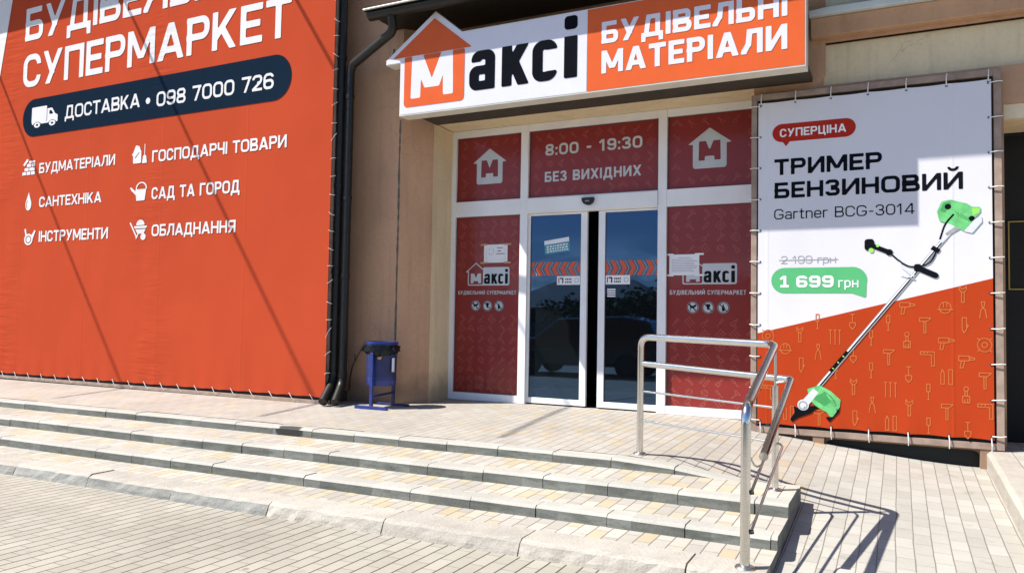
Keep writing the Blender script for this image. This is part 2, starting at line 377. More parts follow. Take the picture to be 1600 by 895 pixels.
def fillet(path, rad, n=5):
    P = [Vector(p) for p in path]; out = [P[0]]
    for i in range(1, len(P) - 1):
        a, b, c = P[i - 1], P[i], P[i + 1]
        d1 = (a - b); d2 = (c - b); r = min(rad, d1.length * 0.45, d2.length * 0.45)
        p, q = b + d1.normalized() * r, b + d2.normalized() * r
        for k in range(n + 1):
            t = k / n; out.append(p * (1 - t) ** 2 + b * 2 * t * (1 - t) + q * t * t)
    out.append(P[-1]); return out

# ------------------------------------------------------------------ flat shapes (signed distance + marching squares)
def s_box(X, Z, x0, z0, x1, z1): return np.maximum(np.maximum(x0 - X, X - x1), np.maximum(z0 - Z, Z - z1))
def s_circ(X, Z, cx, cz, r): return np.hypot(X - cx, Z - cz) - r
def s_cap(X, Z, x0, z0, x1, z1, w):
    dx, dz = x1 - x0, z1 - z0; l2 = dx * dx + dz * dz + 1e-12
    t = np.clip(((X - x0) * dx + (Z - z0) * dz) / l2, 0, 1)
    return np.hypot(X - x0 - t * dx, Z - z0 - t * dz) - w / 2
def s_seg(X, Z, x0, z0, x1, z1, w):
    """butt ended bar, width measured across"""
    dx, dz = x1 - x0, z1 - z0; l = math.hypot(dx, dz); ux, uz = dx / l, dz / l
    a = (X - x0) * ux + (Z - z0) * uz; b = -(X - x0) * uz + (Z - z0) * ux
    return np.maximum(np.maximum(-a, a - l), np.abs(b) - w / 2)
def s_rr(X, Z, x0, z0, x1, z1, r):
    cx, cz = (x0 + x1) / 2, (z0 + z1) / 2; hx, hz = (x1 - x0) / 2, (z1 - z0) / 2; r = min(r, hx, hz)
    qx, qz = np.abs(X - cx) - hx + r, np.abs(Z - cz) - hz + r
    return np.hypot(np.maximum(qx, 0), np.maximum(qz, 0)) + np.minimum(np.maximum(qx, qz), 0) - r
def s_ring(X, Z, x0, z0, x1, z1, r, tx, tz=None):
    tz = tx if tz is None else tz
    return np.maximum(s_rr(X, Z, x0, z0, x1, z1, r), -s_rr(X, Z, x0 + tx, z0 + tz, x1 - tx, z1 - tz, max(0.01, r - (tx + tz) / 2)))
def s_poly(X, Z, P):
    d = np.full(X.shape, 1e9); inside = np.zeros(X.shape, bool); n = len(P)
    for i in range(n):
        (ax, az), (bx, bz) = P[i], P[(i + 1) % n]
        d = np.minimum(d, s_cap(X, Z, ax, az, bx, bz, 0))
        c = ((az > Z) != (bz > Z))
        with np.errstate(divide='ignore', invalid='ignore'):
            xi = ax + (Z - az) * (bx - ax) / (bz - az if bz != az else 1e-12)
        inside ^= c & (X < xi)
    return np.where(inside, -d, d)
U = lambda *a: __import__('functools').reduce(np.minimum, a)
def SUB(a, *b):
    for q in b: a = np.maximum(a, -q)
    return a
def march(fn, x0, z0, x1, z1, cell):
    nx = max(2, int(math.ceil((x1 - x0) / cell))); nz_ = max(2, int(math.ceil((z1 - z0) / cell)))
    xs = np.linspace(x0, x1, nx + 1); zs = np.linspace(z0, z1, nz_ + 1)
    X, Z = np.meshgrid(xs, zs); D = fn(X, Z)
    ins = D < 0; polys = []
    full = ins[:-1, :-1] & ins[:-1, 1:] & ins[1:, :-1] & ins[1:, 1:]
    anyi = ins[:-1, :-1] | ins[:-1, 1:] | ins[1:, :-1] | ins[1:, 1:]
    for j in range(nz_):
        i = 0
        while i < nx:
            if full[j, i]:
                k = i
                while k < nx and full[j, k]: k += 1
                polys.append([(xs[i], zs[j]), (xs[k], zs[j]), (xs[k], zs[j + 1]), (xs[i], zs[j + 1])]); i = k; continue
            if anyi[j, i]:
                c = [(xs[i], zs[j], D[j, i]), (xs[i + 1], zs[j], D[j, i + 1]), (xs[i + 1], zs[j + 1], D[j + 1, i + 1]), (xs[i], zs[j + 1], D[j + 1, i])]
                p = []
                for q in range(4):
                    a, b = c[q], c[(q + 1) % 4]
                    if a[2] < 0: p.append(a[:2])
                    if (a[2] < 0) != (b[2] < 0):
                        t = a[2] / (a[2] - b[2]); p.append((a[0] + t * (b[0] - a[0]), a[1] + t * (b[1] - a[1])))
                if len(p) > 2: polys.append(p)
            i += 1
    return polys
def stamp(mb, polys, y, m, ox=0, oz=0, sx=1, sz=1, rot=0):
    c, s = math.cos(rot), math.sin(rot)
    for p in polys:
        mb.poly([(ox + sx * (x * c - z * s), y, oz + sz * (x * s + z * c)) for x, z in p], m)
def flat(mb, fn, x0, z0, x1, z1, y, m, cell):
    stamp(mb, march(fn, x0, z0, x1, z1, cell), y, m)

# ------------------------------------------------------------------ lettering drawn from strokes
WID = {'А': .74, 'Б': .60, 'В': .62, 'Г': .52, 'Д': .76, 'Е': .54, 'З': .56, 'И': .66, 'Й': .66, 'К': .64, 'Л': .66, 'М': .80, 'Н': .64, 'О': .68,
       'П': .64, 'Р': .60, 'С': .62, 'Т': .60, 'У': .66, 'Х': .66, 'Ц': .66, 'Ч': .60, 'Я': .62, 'Ь': .58,
       '0': .62, '1': .40, '2': .58, '3': .58, '4': .64, '5': .58, '6': .60, '7': .56, '8': .60, '9': .60,
       'G': .70, 'B': .62, 'C': .66, 'a': .50, 'r': .34, 't': .36, 'n': .50, 'e': .52, 'г': .40, 'р': .52, 'н': .52, '-': .38, '•': .26, ' ': .30}
FIXED = {'І': 1.0, ':': 1.0}
def glyph(ch, w, t):
    h = t * 0.92; xh = 0.74; bo = lambda X, Z, *a: s_box(X, Z, *a); r = min(w * .48, .34)
    clip = lambda X, Z, d, lo=0.0, hi=1.0: np.maximum(d, np.maximum(lo - Z, Z - hi))
    def f(X, Z):
        st = bo(X, Z, 0, 0, t, 1)
        rs = bo(X, Z, w - t, 0, w, 1)
        if ch in 'І': return bo(X, Z, 0, 0, t, 1)
        if ch == ':': return U(bo(X, Z, 0, 0, t, t), bo(X, Z, 0, .5, t, .5 + t))
        if ch == 'А':
            o = s_poly(X, Z, [(0, 0), (w / 2 - t * .58, 1), (w / 2 + t * .58, 1), (w, 0)])
            i = s_poly(X, Z, [(t * 1.12, -.02), (w / 2, 1 - t * 1.45), (w - t * 1.12, -.02)])
            return U(SUB(o, i), np.maximum(o, bo(X, Z, 0, .19, w, .19 + h)))
        if ch == 'Б': return U(st, bo(X, Z, 0, 1 - h, w * .9, 1), s_ring(X, Z, -.3, 0, w, .60, .24, t, h) * 1 + np.where(X < 0, 9, 0))
        if ch in 'ВB': return U(st, s_ring(X, Z, -.3, 1 - .54, w * .94, 1, .22, t, h) + np.where(X < 0, 9, 0), s_ring(X, Z, -.3, 0, w, .54, .24, t, h) + np.where(X < 0, 9, 0))
        if ch == 'Г': return U(st, bo(X, Z, 0, 1 - h, w, 1))
        if ch == 'Д':
            return U(bo(X, Z, 0, 0, w, h), bo(X, Z, 0, -.2, t * .9, h), bo(X, Z, w - t * .9, -.2, w, h), bo(X, Z, w * .86 - t, 0, w * .86, 1),
                     bo(X, Z, w * .24, 1 - h, w * .86, 1), clip(X, Z, s_seg(X, Z, w * .13 + t * .3, -.1, w * .24 + t * .5, 1.1, t)))
        if ch == 'Е': return U(st, bo(X, Z, 0, 0, w, h), bo(X, Z, 0, 1 - h, w, 1), bo(X, Z, 0, .5 - h / 2, w * .9, .5 + h / 2))
        if ch in 'З3': return SUB(U(s_ring(X, Z, 0, .46, w * .95, 1, r, t, h), s_ring(X, Z, 0, 0, w, .54, r, t, h), bo(X, Z, w * .4, .46, w * .7, .54)), bo(X, Z, -1, .27, w * .38, .73))
        if ch in 'ИЙ':
            d = U(st, rs, clip(X, Z, np.maximum(s_seg(X, Z, t * .45 - .1 * (w - t) , -.1, w - t * .45 + .1 * (w - t), 1.1, t * .92), np.maximum(-X, X - w))))
            if ch == 'Й': d = U(d, np.maximum(s_ring(X, Z, w * .2, 1.06, w * .8, 1.06 + w * .55, w * .28, t * .7), Z - 1.06 - w * .26))
            return d
        if ch == 'К': return U(st, clip(X, Z, s_seg(X, Z, t * .7, .34, w - t * .42, 1.1, t)), clip(X, Z, s_seg(X, Z, w * .34, .62, w - t * .40, -.1, t)))
        if ch == 'Л': return U(rs, bo(X, Z, w * .24, 1 - h, w, 1), clip(X, Z, U(s_seg(X, Z, w * .25 + t * .5, 1.0, w * .2 + t * .42, .3, t), s_seg(X, Z, w * .215 + t * .45, .42, t * .2, 0, t), bo(X, Z, 0, 0, t * .9, h))))
        if ch == 'М': return U(st, rs, clip(X, Z, s_seg(X, Z, t * .42, 1.06, w / 2 + .12 * (w / 2 - t * .42), .074, t * .95), .2), clip(X, Z, s_seg(X, Z, w - t * .42, 1.06, w / 2 - .12 * (w / 2 - t * .42), .074, t * .95), .2))
        if ch in 'Н': return U(st, rs, bo(X, Z, 0, .5 - h / 2, w, .5 + h / 2))
        if ch in 'О0': return s_ring(X, Z, 0, 0, w, 1, r, t, h)
        if ch == 'П': return U(st, rs, bo(X, Z, 0, 1 - h, w, 1))
        if ch == 'Р': return U(st, s_ring(X, Z, -.3, .38, w, 1, .28, t, h) + np.where(X < 0, 9, 0))
        if ch in 'СC': return SUB(s_ring(X, Z, 0, 0, w, 1, r, t, h), bo(X, Z, w * .5, .33, w + 1, .67))
        if ch == 'G': return U(SUB(s_ring(X, Z, 0, 0, w, 1, r, t, h), bo(X, Z, w * .5, .5, w + 1, .70)), bo(X, Z, w * .5, .5 - h, w, .5), bo(X, Z, w - t, .2, w, .5))
        if ch == 'Т': return U(bo(X, Z, w / 2 - t / 2, 0, w / 2 + t / 2, 1), bo(X, Z, 0, 1 - h, w, 1))
        if ch == 'У': return clip(X, Z, U(s_seg(X, Z, t * .42, 1.06, w * .53, .26, t), s_seg(X, Z, w - t * .42, 1.06, w * .20 + t * .1, -.08, t)))
        if ch == 'Х': return clip(X, Z, U(s_seg(X, Z, t * .5 - .05 * w, -.06, w - t * .5 + .05 * w, 1.06, t), s_seg(X, Z, t * .5 - .05 * w, 1.06, w - t * .5 + .05 * w, -.06, t)))
        if ch == 'Ц': return U(bo(X, Z, 0, 0, t, 1), bo(X, Z, w - 1.5 * t, 0, w - .5 * t, 1), bo(X, Z, 0, 0, w, h), bo(X, Z, w - t * .85, -.19, w, h))
        if ch == 'Ч': return U(rs, np.maximum(s_ring(X, Z, 0, .36, w + .3, 1.5, .24, t, h), np.maximum(Z - 1, X - w)))
        if ch == 'Я': return U(rs, s_ring(X, Z, 0, .38, w + .3, 1, .26, t, h) + np.where(X > w, 9, 0), clip(X, Z, s_seg(X, Z, w * .55, .42, t * .5, -.06, t)))
        if ch == 'Ь': return U(st, s_ring(X, Z, -.3, 0, w, .60, .24, t, h) + np.where(X < 0, 9, 0))
        if ch == '1': return U(bo(X, Z, w * .62 - t / 2, 0, w * .62 + t / 2, 1), clip(X, Z, s_seg(X, Z, 0, .70, w * .62, 1.0, t * .85)), bo(X, Z, 0, 0, w * 1.15, h) if t > .22 else bo(X, Z, w * .62 - t / 2, 0, w * .62 + t / 2, .1))
        if ch == '2': return U(np.maximum(s_ring(X, Z, 0, .42, w, 1, r, t, h), np.where((Z < .70) & (X < w * .5), 1.0, -1.0)), clip(X, Z, s_seg(X, Z, t * .2, h * .4, w - t * .75, .55, t)), bo(X, Z, 0, 0, w, h))
        if ch == '4': return U(bo(X, Z, w * .82 - t, 0, w * .82, 1), bo(X, Z, 0, .2, w, .2 + h), clip(X, Z, s_seg(X, Z, t * .3, .24, w * .82 - t * .6, 1.02, t * .9)))
        if ch == '5': return U(bo(X, Z, w * .06, .5, w * .06 + t, 1), bo(X, Z, w * .06, 1 - h, w * .95, 1), SUB(s_ring(X, Z, 0, 0, w, .64, r, t, h), bo(X, Z, -1, .22, w * .3, .5)))
        if ch == '6': return U(s_ring(X, Z, 0, 0, w, .62, r, t, h), np.maximum(s_ring(X, Z, 0, 0, w, 1, r, t, h), np.where((X > w * .5) & (Z < .72), 1., -1.)))
        if ch == '9': return U(s_ring(X, Z, 0, .38, w, 1, r, t, h), np.maximum(s_ring(X, Z, 0, 0, w, 1, r, t, h), np.where((X < w * .5) & (Z > .28), 1., -1.)))
        if ch == '7': return U(bo(X, Z, 0, 1 - h, w, 1), clip(X, Z, s_seg(X, Z, w * .32, -.08, w - t * .45, 1.0, t)))
        if ch == '8': return U(s_ring(X, Z, w * .03, .46, w * .97, 1, r, t, h), s_ring(X, Z, 0, 0, w, .54, r, t, h))
        if ch == '-': return bo(X, Z, w * .1, .36, w * .9, .36 + h)
        if ch == '•': return s_circ(X, Z, w / 2, .42, w * .46)
        if ch == 'н': return U(bo(X, Z, 0, 0, t, xh), bo(X, Z, w - t, 0, w, xh), bo(X, Z, 0, xh / 2 - h / 2, w, xh / 2 + h / 2))
        if ch == 'г': return U(bo(X, Z, 0, 0, t, xh), bo(X, Z, 0, xh - h, w, xh))
        if ch == 'р': return U(bo(X, Z, 0, -.24, t, xh), s_ring(X, Z, 0, 0, w, xh, .3, t, h))
        if ch == 'n': return U(bo(X, Z, 0, 0, t, xh), np.maximum(s_ring(X, Z, 0, -.5, w, xh, .24, t, h), -Z))
        if ch == 'r': return U(bo(X, Z, 0, 0, t, xh), np.maximum(s_ring(X, Z, 0, -.5, w * 1.6, xh, .22, t, h), np.maximum(X - w, .42 - Z)))
        if ch == 't': return U(bo(X, Z, w * .3, h, w * .3 + t, .95), bo(X, Z, 0, xh - h, w, xh), bo(X, Z, w * .3 + t * .4, 0, w, h), s_box(X, Z, w * .3, h * .5, w * .3 + t, h + .01))
        if ch == 'e': return U(SUB(s_ring(X, Z, 0, 0, w, xh, .26, t, h), bo(X, Z, w * .5, .2, w + 1, xh / 2 - h / 2)), bo(X, Z, t * .5, xh / 2 - h / 2, w - t * .5, xh / 2 + h / 2))
        if ch == 'a': return U(bo(X, Z, w - t, 0, w, xh * .7), s_ring(X, Z, 0, 0, w, .44, .2, t, h), np.maximum(s_ring(X, Z, w * .03, 0, w, xh, .24, t, h), np.where((Z < .54) , 1., -1.)))
        return bo(X, Z, 0, 0, w, 1)
    return f
def text(mb, body, x0, x1, zb, zt, y, m, t=0.2, gap=0.62, res=26):
    H = zt - zb; n = len(body)
    fixed = sum(t for c in body if c in FIXED) + (n - 1) * t * gap
    var = sum(WID[c] for c in body if c not in FIXED)
    k = ((x1 - x0) / H - fixed) / var
    x = 0.0; cell = 1.0 / res
    for c in body:
        w = t if c in FIXED else WID[c] * k
        if c != ' ':
            lo = -.27 if c in 'ДЦр' else -0.02
            hi = 1.5 if c == 'Й' else 1.02
            polys = march(glyph(c, w, t), -0.03, lo, w + (0.12 * w if c == '1' else 0) + 0.03, hi, cell)
            stamp(mb, polys, y, m, x0 + x * H, zb, H, H)
        x += w + t * gap

# house mark and tool icons
def f_house(px, pz, exl, exr, ez, bl, br, bz, ov=0.0):
    return lambda X, Z: U(s_poly(X, Z, [(exl, ez), (exr, ez), (px, pz)]), s_rr(X, Z, bl, bz, br, ez + .05, .03))
def f_M(x0, z0, x1, z1, t):
    w = x1 - x0; h = z1 - z0
    def f(X, Z):
        c = lambda d: np.maximum(np.maximum(d, np.maximum(z0 - Z, Z - z1)), np.maximum(x0 - X, X - x1))
        return U(s_rr(X, Z, x0, z0 - .2 * h, x0 + t, z1, .0) * 1 if False else c(s_seg(X, Z, x0 + t * .5, z0 - .1, x0 + t * .62, z1 + .1, t)),
                 c(s_seg(X, Z, x1 - t * .5, z0 - .1, x1 - t * .62, z1 + .1, t)),
                 c(np.maximum(s_seg(X, Z, x0 + t * .5, z1 + h * .12, x0 + w / 2 + t * .12, z0 + h * .02, t * .98), z0 + h * .22 - Z)),
                 c(np.maximum(s_seg(X, Z, x1 - t * .5, z1 + h * .12, x0 + w / 2 - t * .12, z0 + h * .02, t * .98), z0 + h * .22 - Z)))
    return f
LW = 0.066
def outl(P, closed=True):
    n = len(P); return lambda X, Z: U(*[s_cap(X, Z, *P[i], *P[(i + 1) % n], LW) for i in range(n if closed else n - 1)])
def lines(*Ls): return lambda X, Z: U(*[U(*[s_cap(X, Z, *Lx[i], *Lx[i + 1], LW) for i in range(len(Lx) - 1)]) for Lx in Ls])
def circ_o(cx, cz, r): return lambda X, Z: np.abs(s_circ(X, Z, cx, cz, r)) - LW / 2
def join(*fs): return lambda X, Z: U(*[f(X, Z) for f in fs])
ICON = [
    join(outl([(-.32, .22), (.10, .22), (.34, .40), (.34, .44), (-.32, .44)]), outl([(-.06, .22), (.06, .22), (.06, -.48), (-.06, -.48)])),          # hammer
    join(outl([(-.08, -.5), (.08, -.5), (.08, .12), (-.08, .12)]), lines([(-.08, .12), (-.22, .26), (-.2, .46)], [(.08, .12), (.22, .26), (.2, .46)], [(-.2, .46), (-.06, .3), (.06, .3), (.2, .46)])),  # wrench
    join(outl([(-.2, -.48), (.2, -.48), (.2, -.1), (-.2, -.1)]), outl([(-.07, -.1), (.07, -.1), (.07, .2), (-.07, .2)]), circ_o(0, .33, .13), lines([(-.08, -.48), (-.08, -.3)], [(.08, -.48), (.08, -.25)])),  # brush
    join(lines([(0, .45), (0, -.08)], [(-.14, .45), (.14, .45)]), outl([(-.18, -.08), (.18, -.08), (.18, -.3), (0, -.5), (-.18, -.3)])),            # shovel
    join(outl([(-.1, .5), (.1, .5), (.1, .05), (-.1, .05)]), lines([(0, .05), (0, -.42)], [(-.06, -.42), (.06, -.42)])),                             # screwdriver
    join(outl([(-.45, .3), (.15, .3), (.15, .02), (-.45, .02)]), outl([(.15, .24), (.46, .2), (.46, .1), (.15, .08)]), outl([(-.3, .02), (-.12, .02), (-.2, -.4), (-.38, -.4)])),  # drill
    join(lines([(-.3, .48), (-.3, -.42)], [(0, .48), (0, -.42)], [(.3, .48), (.3, -.42)]), lines([(-.38, .48), (-.22, .48)], [(-.08, .48), (.08, .48)], [(.22, .48), (.38, .48)])),  # nails
    join(outl([(-.42, .38), (.42, .38), (.42, -.48), (.24, -.48), (.24, .2), (-.42, .2)]), lines([(-.2, .38), (-.2, .28)], [(0, .38), (0, .28)])),   # square
    join(circ_o(0, 0, .40), circ_o(0, 0, .15), lines([(.28, .28), (.4, .4)], [(-.28, .28), (-.4, .4)], [(.28, -.28), (.4, -.4)], [(-.28, -.28), (-.4, -.4)])),  # saw disc
    join(outl([(-.14, .48), (.12, .48), (.12, -.2), (-.02, -.44), (-.14, -.2)]), lines([(.12, .1), (.22, .0), (.12, -.12)])),                        # knife
    join(lines([(-.2, -.5), (-.12, -.02), (.06, .18), (.1, .46)], [(.2, -.5), (.12, -.02), (-.06, .18), (-.1, .46)], [(-.1, .46), (.1, .46)])),      # pliers
    join(outl([(-.34, -.44), (-.14, -.44), (-.14, .2), (-.24, .44), (-.34, .2)]), outl([(.12, -.44), (.34, -.44), (.34, .44), (.12, .44)])),         # pencil and ruler
    join(circ_o(0, .05, .34), lines([(-.46, -.06), (.46, -.06)], [(-.1, .38), (-.1, .1)], [(.1, .38), (.1, .1)])),                                    # hard hat
]
ICON_POLYS = [march(f, -.56, -.6, .56, .6, 1 / 25) for f in ICON]

# ------------------------------------------------------------------ terrain heights
def sstep(a, b, x):
    t = min(1, max(0, (x - a) / (b - a))); return t * t * (3 - 2 * t)
LIP = [(-2.78, -0.037, 0.0062), (-3.34, -0.118, 0.0066), (-3.83, -0.207, 0.0072), (-4.30, -0.286, 0.0088)]   # y of the edge, height at x=-1.97.., fall to the left
REF = [-1.97, -1.78, -1.61, -1.45]
def zlip(i, x): return LIP[i][1] + (max(x, -26) - REF[i]) * LIP[i][2] if x < REF[i] else LIP[i][1]
def zplaza(x): return -0.38 + (max(-26, min(10, x)) + 1.45) * 0.009
def zplat(x, y): return max(-y, 0) / 2.78 * zlip(0, x)
def zramp(x, y):
    zw = -0.07 * sstep(-1.75, -1.2, x) - 0.14 * sstep(-1.25, 0.65, x)
    s = min(1, max(0, (-0.55 - y) / 3.5))
    return zw + (zplaza(x) + 0.006 - zw) * s
def zsurf(x, y):
    a = sstep(-1.95, -0.5, x)
    return zplat(x, y) * (1 - a) + zramp(x, y) * a
XEND = -0.62
def grid(name, xs, ys, zf, m):
    mb = MB(); V = [(x, y, zf(x, y)) for y in ys for x in xs]; n = len(xs)
    mb.shell(V, [(j * n + i, j * n + i + 1, (j + 1) * n + i + 1, (j + 1) * n + i) for j in range(len(ys) - 1) for i in range(n - 1)], m)
    return tag(mb.build(name, smooth=True), kind='structure')
fr = lambda a, b, n: [a + (b - a) * i / n for i in range(n + 1)]

# setting ------------------------------------------------------------
grid('ground', fr(-300, 300, 6), fr(-300, 300, 6), lambda x, y: -0.75, 'ground')
grid('plaza_paving', fr(-26, 10, 36), fr(-15, -2.2, 8), lambda x, y: zplaza(x), 'pave_plaza')
grid('street', [-26, 10], [-24, -15], lambda x, y: zplaza(x) - 0.1, 'street')
grid('platform_paving', fr(-26, -3, 12) + fr(-2.5, XEND, 12), [-2.62, -1.9, -1.2, -0.5, 0.1], zsurf, 'pave_top')
grid('ramp_paving', fr(XEND, 0.8, 12), fr(-4.12, 0.1, 18), zsurf, 'pave_ramp')
# steps: three courses of half metre kerb blocks with paved treads, then the old front kerb
mb = MB()
for i in range(3):
    y0 = LIP[i][0]; x = -26.0 + 0.17 * i
    while x < XEND - 0.01:
        xe = min(x + 0.5, XEND); g = 0.0025
        jit = random.uniform(-0.004, 0.004); jz = random.uniform(-0.003, 0.003)
        def tz(xx):
            z = zlip(i, xx)
            if i == 0 and xx > -1.87: z = -0.037 - 0.09 * sstep(-1.87, -0.8, xx) * 1.0
            return z + jz
        zb = -0.6
        yb = y0 + 0.16
        a, b = x + g, xe - g
        P = [(a, y0 + jit + .006, zb), (b, y0 + jit + .006, zb), (b, yb, zb), (a, yb, zb), (a, y0 + jit, tz(a) - .018), (b, y0 + jit, tz(b) - .018), (b, yb, tz(b)), (a, yb, tz(a)), (a, y0 + jit + .02, tz(a)), (b, y0 + jit + .02, tz(b))]
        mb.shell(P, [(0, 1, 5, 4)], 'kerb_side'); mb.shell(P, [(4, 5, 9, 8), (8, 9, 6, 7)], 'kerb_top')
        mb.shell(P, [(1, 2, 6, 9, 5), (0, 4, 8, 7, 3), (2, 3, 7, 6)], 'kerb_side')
        x = xe
tag(mb.build('steps', bevel=0.004, bseg=1), kind='structure')
mb = MB()
for i in range(1, 4):
    ya = LIP[i][0] + (0.155 if i < 3 else 0.2); yb = LIP[i - 1][0] + 0.02
    xs = fr(-26, XEND - .004, 26)
    for q in range(26):
        a, b = xs[q], xs[q + 1]; z = lambda xx: zlip(i, xx)
        mb.poly([(a, ya, z(a) - .002), (b, ya, z(b) - .002), (b, yb, z(b) + .004), (a, yb, z(a) + .004)], 'pave_step')
    mb.poly([(XEND - .004, ya, -.6), (XEND - .004, yb, -.6), (XEND - .004, yb, z(XEND) + .004), (XEND - .004, ya, z(XEND) - .002)], 'kerb_side')
tag(mb.build('step_paving'), kind='structure')
# front kerb, one metre stones, worn and battered
mb = MB()
x = -26.03; rnd = random.Random(3)
while x < XEND:
    xe = min(x + 1.0, XEND); n = 14; rows = []
    grey = (x < -5.0 and x > -8.2); ma = 'kerb_grey' if grey else 'kerb_front'
    jz = rnd.uniform(-.003, .003); jy = rnd.uniform(-.006, .006); tilt = rnd.uniform(-.003, .003)
    for k in range(n + 1):
        u = k / n; xx = x + .0045 + (xe - x - .009) * u
        zt = zlip(3, xx) + jz + tilt * (u - .5); w = lambda s: rnd.uniform(-s, s)
        e = .007 if k in (0, n) else 0
        rows.append([(xx, -4.375 + jy + w(.006), zplaza(xx) - .05), (xx, -4.355 + jy + w(.006) + e, zplaza(xx) + .025 + w(.006)), (xx, -4.335 + jy + w(.005) + e, zt - .022 + w(.004)),
                     (xx, -4.305 + jy + w(.005) + e, zt - .003 + w(.003)), (xx, -4.09, zt)])
    V = [p for r_ in rows for p in r_]; q = 5
    for k in range(n):
        for c in range(4):
            mb.shell([rows[k][c], rows[k + 1][c], rows[k + 1][c + 1], rows[k][c + 1]], [(0, 1, 2, 3)], ma if c < 2 else 'kerb_front')
    for k in (0, n):
        mb.poly([rows[k][c] for c in range(5)] + [(rows[k][4][0], -4.09, -.6)], ma)
    x = xe
tag(mb.build('kerb', bevel=0.0), kind='structure')
# right hand raised pavement with its kerb
mb = MB()
ys = fr(-7.0, 0.1, 14)
for a, b in zip(ys[:-1], ys[1:]):
    zt = lambda y: max(zsurf(.75, max(y, -4)) , -9) + .165
    za, zb_ = zt(a), zt(b)
    mb.poly([(.70, a, za - .5), (.70, a, za - .03), (.70, b, zb_ - .03), (.70, b, zb_ - .5)][::-1], 'kerb_front')
    mb.poly([(.70, a, za - .03), (.73, a, za), (.73, b, zb_), (.70, b, zb_ - .03)], 'kerb_front')
    mb.poly([(.73, a, za), (.86, a, za + .002), (.86, b, zb_ + .002), (.73, b, zb_)], 'kerb_front')
    mb.poly([(.86, a, za), (6, a, za + .05), (6, b, zb_ + .05), (.86, b, zb_)], 'pave_ramp')
tag(mb.build('side_pavement'), kind='structure')

# ------------------------------------------------------------------ building
bld = thing('shop_building', 'brown plastered shop building with cream window surrounds and dark eaves', 'building', (-5.2, -0.5, 0))
mb = MB()
WY = -0.79                                   # main wall, left of the entrance
mb.box(-26, -5.45, WY, 1.5, -.6, 9.0, 'brown'); mb.box(-5.45, 6, .12, 1.5, 3.47, 9, 'brown')
# splayed return between main wall and entrance
P = [(-5.45, WY, -.6), (-5.16, -.5, -.6), (-5.19, 0.10, -.6), (-5.45, .1, -.6)]
n = 4; V = P + [(x, y, 3.455) for x, y, z in P]
mb.shell(V, [(0, 1, 5, 4)], 'brown'); mb.shell(V, [(1, 2, 6, 5)], 'cream')
mb.shell([(-5.45, WY, 3.455), (-5.16, -.5, 3.455), (-5.16, -.5, 9), (-5.45, WY, 9)], [(0, 1, 2, 3)], 'brown')
mb.build('wall', bld)
# lintel over the entrance with cream soffit
mb = MB()
mb.poly([(-5.17, -.5, 3.465), (-1.30, -.5, 3.465), (-1.30, .05, 3.465), (-5.20, .05, 3.465)][::-1], 'cream')
mb.shell([(-5.16, -.5, 3.465), (-.62, -.5, 3.465), (-.62, -.5, 9), (-5.16, -.5, 9)], [(0, 1, 2, 3)], 'brown')
mb.build('lintel', bld)
# wall right of the entrance
mb = MB()
mb.box(-1.30, .86, -.5, 0.6, -.6, 3.38, 'brown'); mb.box(-1.30, -.646, -.499, .6, 3.38, 3.80, 'brown'); mb.box(.862, 2.6, -.47, .6, 2.91, 3.03, 'black')
mb.box(.86, 6, -.5, 0.6, 3.03, 3.38, 'brown')
mb.shell([(-.62, -.5, 3.80), (6, -.5, 3.80), (6, -.5, 4.02), (-.62, -.5, 4.02)], [(0, 1, 2, 3)], 'brown')
mb.box(2.6, 6, -.5, 0.6, -.6, 3.03, 'brown')
mb.build('wall', bld)
mb = MB()
mb.box(-.645, 6, -.44, .0, 3.382, 3.80, 'cream')
mb.build('window_surround', bld)
mb = MB(); mb.box(-.75, 6, -.60, -.49, 3.84, 4.03, 'brown'); mb.build('cornice', bld, bevel=.008)
mb = MB(); mb.prism([(-.76, 4.033), (6, 4.033), (6, 4.075), (-.62, 4.105), (-.76, 4.09)], -.66, -.46, 'ledge'); mb.build('ledge', bld, bevel=.006)
mb = MB(); mb.box(-.655, 6, -.47, .1, 4.106, 9, 'cream_pale'); mb.build('window_surround', bld)
mb = MB(); mb.box(.862, 2.6, -.485, .1, 2.895, 3.028, 'cream'); mb.build('window_surround', bld)
mb = MB()
mb.box(.862, 2.598, .28, .32, -.4, 2.9, 'black'); mb.build('doorway', bld)
mb = MB()
for (a, b, c, d) in ((.968, 1.75, 2.055, 2.066), (.968, 1.75, 1.40, 1.411), (.968, .979, 1.411, 2.055)): mb.box(a, b, .262, .279, c, d, 'yellow')
mb.build('door_panel', bld)
# settlement seam in the corner and rough filler under the sign
def seam(pts, w, name):
    mb = MB(); rn = random.Random(5); L_, R_ = [], []
    for a, b in zip(pts[:-1], pts[1:]):
        for k in range(14):
            t = k / 14; p = Vector(a).lerp(Vector(b), t); ww = w * rn.uniform(.5, 1.5)
            d = (Vector(b) - Vector(a)).normalized(); s = Vector((d.z, 0, -d.x)) * ww
            L_.append(p - s); R_.append(p + s)
    for k in range(len(L_) - 1): mb.poly([L_[k], L_[k + 1], R_[k + 1], R_[k]][::-1], 'crack')
    mb.build(name, bld)
seam([(-5.466, WY - .004, .0), (-5.468, WY - .004, 1.6), (-5.464, WY - .004, 2.3), (-5.47, WY - .004, 2.9), (-5.466, WY - .004, 3.5)], .012, 'seam')
# eaves high above the banner
mb = MB(); mb.prism([(-26, 6.74), (-6.0, 6.74), (-6.0, 6.95), (-26, 6.95)], -1.75, -.6, 'gutter'); mb.build('eaves', bld)
# flat black patch with rounded corners, low on the wall under the poster
mb = MB()
flat(mb, lambda X, Z: s_rr(X, Z, -.62, -.6, .66, -.065, .07), -.7, -.45, .7, 0.0, -.503, 'black', .02); mb.build('black_patch', bld)

